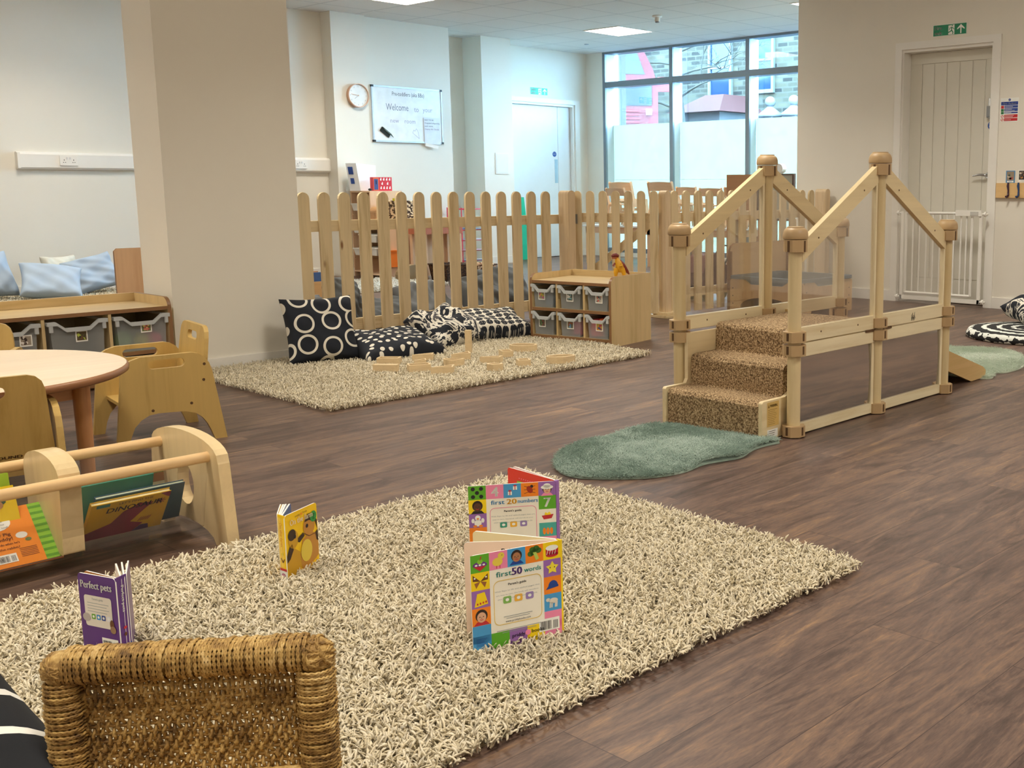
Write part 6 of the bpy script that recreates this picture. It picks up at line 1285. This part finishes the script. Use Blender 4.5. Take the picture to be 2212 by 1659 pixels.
# tall toddler chairs and tables by the window
BE2 = {a: wood('light_beech', '#dcb48e', '#cfa47c', a, .4, 18) for a in (0, 1, 2)}
def wchair():
    t = proto('wooden_chair', '', 'chair')
    side = [(-.17, 0), (-.13, 0), (-.09, .30), (.12, .31), (.175, 0), (.215, 0), (.165, .36), (.215, .60), (.205, .625), (.18, .62), (.125, .38), (-.13, .37)]
    for y in (-.235, .215): m = MB(); m.prism([side], (0, y, 0), (1, 0, 0), (0, 0, 1), (0, .02, 0), BE2[2]); m.build('side_frame', t, bevel=.004)
    m = MB(); m.box(-.14, -.215, .335, .14, .215, .352, BE2[1]); m.build('seat', t)
    m = MB(); V = []; 
    for i in range(9):
        y = -.215+.43*i/8; b = .02*math.sin(PI*i/8)
        for (x, z) in ((.172, .49), (.182, .49), (.21, .61), (.20, .61)): V.append((x+b, y, z + (.008*math.sin(PI*i/8) if z > .55 else 0)))
    m.add(V, [(i*4+k, i*4+(k+1) % 4, (i+1)*4+(k+1) % 4, (i+1)*4+k) for i in range(8) for k in range(4)] + [(3, 2, 1, 0), (32, 33, 34, 35)], BE2[1]); m.build('backrest', t)
    m = MB(); m.box(-.02, -.215, .2, .0, .215, .24, BE2[1]); m.build('stretcher', t); return t
w = wchair(); tz = .485
spots = [((10.06, 9.88, .86), 178, 'beech chair nearest the window frame, further of the left pair'), ((9.77, 9.70, .74), 176, 'beech chair in front of the leftmost window one'), ((9.97, 9.12, .86), 180, 'beech chair in the middle under the first window mullion'), ((10.02, 8.74, .76), 172, 'beech chair mostly hidden right of the middle one'), ((9.93, 8.30, .74), 178, 'paler beech chair under the second window pane'), ((9.95, 7.93, .76), 176, 'beech chair beside the brown display board')]
LEG = BE2
def hightable(label, x0, x1, y0, y1, z1, group='white topped toddler tables by the window'):
    t = thing('toddler_table', label, 'table', ((x0+x1)/2, (y0+y1)/2, 0), group)
    m = MB(); m.box(x0, y0, z1-.022, x1, y1, z1, plain('#e9eef0', .3, var=.01, name='white_laminate')); m.build('table_top', t, bevel=.004)
    m = MB(); m.box(x0+.03, y0+.03, z1-.10, x1-.03, y0+.05, z1-.022, BE2[0]); m.box(x0+.03, y1-.05, z1-.10, x1-.03, y1-.03, z1-.022, BE2[0]); m.box(x0+.03, y0+.03, z1-.10, x0+.05, y1-.03, z1-.022, BE2[1]); m.box(x1-.05, y0+.03, z1-.10, x1-.03, y1-.03, z1-.022, BE2[1]); m.build('apron', t)
    for x in (x0+.03, x1-.075):
        for y in (y0+.03, y1-.075): m = MB(); m.box(x, y, 0, x+.045, y+.045, z1-.022, BE2[2]); m.build('leg', t)
hightable('white topped table under the left pair of window chairs', 9.62, 10.22, 9.12, 10.3, .485)
hightable('white topped table right of the gate post by the window', 9.62, 10.22, 7.85, 8.95, .485)
first = True
for (x, y, sc_), rz, lb in spots:
    if first: w.location = (x, y, .486); w.rotation_euler = (0, 0, math.radians(rz)); w['label'] = lb; w['group'] = 'beech chairs stood on the tables'; first = False; w.scale = (sc_,)*3
    else: dup(w, (x, y, .486), math.radians(rz), lb).scale = (sc_,)*3
# brown display unit on the right of the chairs
t = thing('display_unit', 'open wooden display unit with brown and grey backs by the window', 'shelf unit', (9.5, 7.3, 0))
DB2 = {a: wood('brown_ply', '#b98658', '#a97648', a, .4, 9) for a in (0, 1, 2)}
m = MB(); m.box(9.42, 7.33, .62, 9.44, 7.76, 1.09, DB2[1]); m.build('brown_board', t); m = MB(); m.box(9.42, 6.86, .62, 9.44, 7.31, 1.08, plain('#b9b6a4', .7)); m.build('grey_board', t)
m = MB(); m.prism([[(6.84, .60), (7.33, .60), (7.33, 1.095), (6.84, 1.095)], [(6.86, .62), (6.86, 1.08), (7.31, 1.08), (7.31, .62)]], (9.41, 0, 0), (0, 1, 0), (0, 0, 1), (.035, 0, 0), plain('#5c4438', .5)); m.build('dark_frame', t)
for y in (6.84, 7.30, 7.74): m = MB(); m.box(9.42, y, 0, 9.75, y+.02, .62, DB2[2]); m.build('upright', t)
for z in (.04, .32, .60): m = MB(); m.box(9.42, 6.86, z, 9.75, 7.74, z+.018, DB2[1]); m.build('shelf', t)
t = thing('round_device', 'round white device on top of the display unit', 'device', (9.43, 7.04, 1.095)); m = MB(); m.cyl((9.40, 7.03, 1.15), (9.47, 7.03, 1.15), .05, WHITEP, 28); m.build('disc', t, bevel=.01); m = MB(); m.box(9.415, 7.01, 1.095, 9.455, 7.05, 1.108, WHITEP); m.build('foot', t)
# row of dark chairs/toys seen low behind the second fence
t = thing('doll_pram', 'dark red and black toy pram behind the second fence', 'toy pram', (7.2, 6.05, 0))
m = MB(); m.prism([[(0, .1), (.28, .1), (.32, .26), (.22, .3), (.16, .38), (.04, .36), (-.02, .22)]], (7.0, 6.2, .02), (1, 0, 0), (0, 0, 1), (0, -.2, 0), plain('#5c2f28', .7)); m.build('body', t, bevel=.02)
for x in (7.05, 7.24):
    for y in (6.01, 6.19): m = MB(); m.cyl((x, y, .07), (x, y+.015, .07), .07, BLACK, 20); m.build('wheel', t)
m = MB(); m.tube([(7.28, 6.02, .3), (7.42, 6.02, .45), (7.42, 6.18, .45), (7.28, 6.18, .3)], .008, BLACK, 8); m.build('handle', t)
# sand and water table
t = thing('sand_table', 'low wooden sand table with a grey plastic tub behind the climbing frame', 'sand table', (6.92, 5.08, 0))
SF = {a: wood('sand_table_ply', '#cfae82', '#bf9c6e', a, .4, 10) for a in (0, 1, 2)}
x0, x1, y0, y1 = 6.60, 7.26, 4.70, 5.40
hole = lambda L: [(L*.5 + (L*.36)*math.cos(PI*i/12), .02 + .115*math.sin(PI*i/12)) for i in range(13)]
for (o, d, L, nm) in (((x0, y0, 0), (0, 1, 0), y1-y0, (.018, 0, 0)), ((x1-.018, y0, 0), (0, 1, 0), y1-y0, (.018, 0, 0)), ((x0+.018, y0, 0), (1, 0, 0), x1-x0-.036, (0, .018, 0)), ((x0+.018, y1-.018, 0), (1, 0, 0), x1-x0-.036, (0, .018, 0))):
    prof = [(0, 0)] + [(L*.12, 0)] + [(L*.5 - L*.36*math.cos(PI*i/12), .004 + (.115)*math.sin(PI*i/12)**.6) for i in range(13)] + [(L*.88, 0), (L, 0), (L, .235), (L-.012, .25), (L*.8, .25), (L*.72, .215), (L*.28, .215), (L*.2, .25), (.012, .25), (0, .235)]
    q = []; [q.append(p) for p in prof if not q or (abs(p[0]-q[-1][0])+abs(p[1]-q[-1][1])) > 1e-4]
    m = MB(); m.prism([q], o, d, (0, 0, 1), nm, SF[2]); pn = m.build('side_board', t, bevel=.003)
    m = MB(); O = Vector(o); Dv = Vector(d)
    for f in (.04, .96):
        for z in (.06, .12, .18): c_ = O + Dv*L*f + Vector((0, 0, z)); k_ = Vector(nm).normalized(); m.cyl(c_ - k_*.001, c_ + k_*.0005, .005, BLACK, 8)
    m.build('bolt', pn)
TUB = frosted('grey_tub_plastic', '#8f99a3', (.8, .83, .86), .3, .3)
m = MB(); m.prism([rr(x0-.012, y0-.012, x1+.012, y1+.012, .05), rr(x0+.03, y0+.03, x1-.03, y1-.03, .05)], (0, 0, .252), (1, 0, 0), (0, 1, 0), (0, 0, .024), TUB)
m.prism([rr(x0+.025, y0+.025, x1-.025, y1-.025, .05), rr(x0+.031, y0+.031, x1-.031, y1-.031, .048)], (0, 0, .13), (1, 0, 0), (0, 1, 0), (0, 0, .122), TUB); m.prism([rr(x0+.025, y0+.025, x1-.025, y1-.025, .05)], (0, 0, .126), (1, 0, 0), (0, 1, 0), (0, 0, .006), TUB); m.build('tub', t)
m = MB(); m.ball((6.95, 4.9, .06), .06, plain('#c22c34', .4), 16); tag(m.build('play_ball'), 'red ball under the sand table', 'ball')
t = thing('play_screen', 'plain wooden panel standing behind the sand table', 'panel', (6.95, 5.44, 0))
m = MB(); m.prism([[(6.63, 0), (7.4, 0), (7.4, .52), (6.70, .52), (6.66, .50), (6.64, .46), (6.63, .4)]], (0, 5.455, 0), (1, 0, 0), (0, 0, 1), (0, -.02, 0), wood('screen_ply', '#c9a87e', '#bd9a70', 0, .4, 8), side=EDGE); m.build('panel', t, bevel=.003)
m = MB(); m.box(6.63, 5.415, 0, 6.645, 5.435, .46, EDGE); m.box(7.38, 5.415, 0, 7.395, 5.435, .46, EDGE); m.build('foot', t)

# ================================================= rugs
def yarn_mat(name, c1, c2, c3, sc=45, rough=.95):
    m, t, p = newmat(name); p.inputs['Roughness'].default_value = rough; v = coords(t); n = noise(t, v, sc, 2, .6)
    t.links.new(ramp(t, n, [(.3, c1), (.5, c2), (.7, c3)]), p.inputs['Base Color'])
    if 'Sheen Weight' in p.inputs: p.inputs['Sheen Weight'].default_value = .15
    return m
def inside(poly, X, Y):
    n = len(poly); r_ = np.zeros(X.shape, bool); j = n-1
    for i in range(n):
        xi, yi = poly[i]; xj, yj = poly[j]
        c_ = ((yi > Y) != (yj > Y)) & (X < (xj-xi)*(Y-yi)/(yj-yi+1e-12)+xi); r_ ^= c_; j = i
    return r_
def strands(par_mb_name, poly, count, length, rad, z0, mat, seed, lean=.9, rings=4, zfun=None, flop=.5, avoid=()):
    rs = np.random.RandomState(seed); P = np.array(poly); lo, hi = P.min(0), P.max(0)
    A_ = abs(sum(P[i][0]*P[(i+1) % len(P)][1]-P[(i+1) % len(P)][0]*P[i][1] for i in range(len(P))))/2
    nt = int(count*(hi-lo).prod()/A_*1.0)
    X = rs.uniform(lo[0], hi[0], nt); Y = rs.uniform(lo[1], hi[1], nt); k = inside(poly, X, Y); X, Y = X[k], Y[k]; n = len(X)
    Z = np.full(n, z0) if zfun is None else zfun(X, Y)
    # lean field with a smooth flow plus random
    fx = np.sin(X*9+1.3)+np.sin(Y*13+X*4); fy = np.sin(Y*10+.4)+np.sin(X*12-Y*5)
    an = rs.uniform(0, 2*PI, n); Lx = np.cos(an)+.45*fx*flop; Ly = np.sin(an)+.45*fy*flop
    Ln = length*rs.uniform(.7, 1.15, n); ln = lean*rs.uniform(.35, 1.1, n)
    # keep yarn off standing objects
    T = np.linspace(0, 1, rings+1); an2 = rs.uniform(0, 2*PI, n); sides = 3
    cx = np.zeros((n, rings+1)); cy = np.zeros_like(cx); cz = np.zeros_like(cx)
    nl = np.sqrt(Lx**2+Ly**2)+1e-6; dx, dy = Lx/nl, Ly/nl; cur = rs.uniform(-1.3, 1.3, n)
    ang = np.zeros(n); px = X.copy(); py = Y.copy(); pz = Z.copy(); cx[:, 0], cy[:, 0], cz[:, 0] = px, py, pz
    for i in range(1, rings+1):
        th = ln*(.25+1.15*i/rings); hx = np.cos(cur*i/rings)*dx-np.sin(cur*i/rings)*dy; hy = np.sin(cur*i/rings)*dx+np.cos(cur*i/rings)*dy
        st = Ln/rings; px = px+np.sin(th)*hx*st; py = py+np.sin(th)*hy*st; pz = np.maximum(pz+np.cos(th)*st, .004); cx[:, i], cy[:, i], cz[:, i] = px, py, pz
    V = np.zeros((n, rings+1, sides, 3)); sx, sy = -dy, dx
    for s_ in range(sides):
        a = 2*PI*s_/sides + an2
        for i in range(rings+1):
            r_ = rad*(1.0 if i < rings else .55)*(.85+.3*(i % 2))
            V[:, i, s_, 0] = cx[:, i]+r_*np.cos(a)*sx + r_*np.sin(a)*dx*.5; V[:, i, s_, 1] = cy[:, i]+r_*np.cos(a)*sy + r_*np.sin(a)*dy*.5; V[:, i, s_, 2] = cz[:, i]+r_*np.sin(a)
    V = V.reshape(-1, 3); b = (np.arange(n)*(rings+1)*sides)[:, None]; fl = []
    for i in range(rings):
        for s_ in range(sides):
            q = (s_+1) % sides; fl.append([i*sides+s_, i*sides+q, (i+1)*sides+q, (i+1)*sides+s_])
    Q = (b[:, :, None] + np.array(fl)[None]).reshape(-1, 4)
    Tt = (b[:, 0][:, None] + np.array([[rings*sides, rings*sides+1, rings*sides+2]])[0][None]).reshape(-1, 3)
    me = bpy.data.meshes.new(par_mb_name); nv = len(V); nq = len(Q); ntri = len(Tt)
    me.vertices.add(nv); me.loops.add(nq*4+ntri*3); me.polygons.add(nq+ntri)
    org = np.array([(V[:, 0].min()+V[:, 0].max())/2, (V[:, 1].min()+V[:, 1].max())/2, 0]); me.vertices.foreach_set('co', (V-org).ravel())
    me.loops.foreach_set('vertex_index', np.concatenate([Q.ravel(), Tt.ravel()]).astype(np.int32))
    me.polygons.foreach_set('loop_start', np.concatenate([np.arange(nq)*4, nq*4+np.arange(ntri)*3]).astype(np.int32)); me.polygons.foreach_set('use_smooth', np.ones(nq+ntri, bool))
    me.update(calc_edges=True); me.materials.append(mat)
    o = bpy.data.objects.new(par_mb_name, me); COL.objects.link(o); o['_o'] = tuple(float(x) for x in org); return o, org
def rug(label, poly, count, length, rad, mat, backmat, seed, **kw):
    t = thing('shag_rug', label, 'rug', (float(np.mean([p[0] for p in poly])), float(np.mean([p[1] for p in poly])), 0))
    q = np.array(poly); cc = q.mean(0); q2 = [tuple(cc + (p_-cc)*(1 - .035/np.linalg.norm(p_-cc)*1.4)) for p_ in q]
    m = MB(); m.prism([q2], (0, 0, .001), (1, 0, 0), (0, 1, 0), (0, 0, .007), backmat); m.build('backing', t)
    o, org = strands('pile', poly, count, length, rad, .009, mat, seed, flop=.18, **kw); o['kind'] = 'stuff'; o.parent = t; o.location = (float(org[0])-t['_o'][0], float(org[1])-t['_o'][1], 0); return t
YARN = yarn_mat('cream_shag_yarn', '#ddd0b0', '#ece0c4', '#f5ecd6'); BACK = plain('#8a7c60', .9)
SAGE = yarn_mat('sage_sheepskin', '#8ba396', '#9fb5a8', '#b4c8bc', 14); SAGEL = yarn_mat('pale_sage_sheepskin', '#bccbb6', '#cad7c4', '#d6e0d0', 14)
FASTC = 1.0
rug('large cream shag rug in the foreground with board books standing on it', [(.05, 1.42), (2.27, 1.42), (2.31, 2.77), (.05, 2.77)], int(66000*FASTC), .030, .0029, YARN, BACK, 1, lean=1.15)
rug('cream shag rug by the picket fence with wooden blocks on it', [(2.44, 4.22), (4.50, 4.25), (4.64, 5.55), (3.9, 5.72), (2.60, 5.63), (2.46, 5.3)], int(40000*FASTC), .030, .0026, YARN, BACK, 2)
rug('cream shag rug under the pale blue cushions at the far left', [(2.2, 9.35), (4.15, 9.35), (4.15, 10.82), (2.2, 10.82)], 9000, .038, .004, YARN, BACK, 3)
rug('white shag rug on the floor beyond the fence', [(4.55, 8.75), (6.5, 8.85), (6.5, 9.9), (4.55, 9.9)], 8000, .04, .004, yarn_mat('white_shag_yarn', '#cfcfc4', '#e6e6de', '#f2f2ec'), BACK, 4)
def fold(X, Y): return .012 + .010*np.sin(X*7+Y*5) + .006*np.sin(X*17-Y*9)
def skin(label, poly, count, mat, seed):
    t = thing('sheepskin_rug', label, 'rug', (float(np.mean([p[0] for p in poly])), float(np.mean([p[1] for p in poly])), 0))
    m = MB(); m.prism([poly], (0, 0, .001), (1, 0, 0), (0, 1, 0), (0, 0, .006), mat); m.build('backing', t)
    o, org = strands('fleece', poly, count, .020, .0011, .006, mat, seed, lean=1.25, rings=3, zfun=lambda X, Y: np.maximum(.004, fold(X, Y)-.006), flop=2.2); o['kind'] = 'stuff'; o.parent = t; o.location = (float(org[0])-t['_o'][0], float(org[1])-t['_o'][1], 0)
def smoothpoly(P, k=3):
    P = [tuple(p) for p in P]
    for _ in range(k):
        Q = []
        for i in range(len(P)):
            a, b = P[i], P[(i+1) % len(P)]; Q += [(a[0]*.75+b[0]*.25, a[1]*.75+b[1]*.25), (a[0]*.25+b[0]*.75, a[1]*.25+b[1]*.75)]
        P = Q
    return P
skin('dark sage green sheepskin rug at the foot of the carpeted steps', smoothpoly([(2.44, 2.78), (2.58, 2.92), (2.73, 2.95), (2.85, 2.95), (2.98, 2.99), (3.21, 3.01), (3.225, 2.7), (3.27, 2.40), (3.19, 2.42), (3.09, 2.42), (2.97, 2.37), (2.88, 2.40), (2.8, 2.42), (2.69, 2.39), (2.56, 2.43), (2.45, 2.54), (2.39, 2.65)], 2), 60000, SAGE, 5)
skin('pale sage green sheepskin rug at the foot of the ramp', smoothpoly([(5.85, 3.16), (6.0, 2.95), (6.0, 2.75), (5.83, 2.6), (5.55, 2.47), (5.38, 2.44), (5.24, 2.45), (5.22, 2.50), (5.04, 2.41), (5.0, 2.5), (5.0, 2.98), (5.3, 3.3), (5.6, 3.3)], 2), 32000, SAGEL, 6)

for o in bpy.data.objects:
    if '_o' in o.keys(): del o['_o']
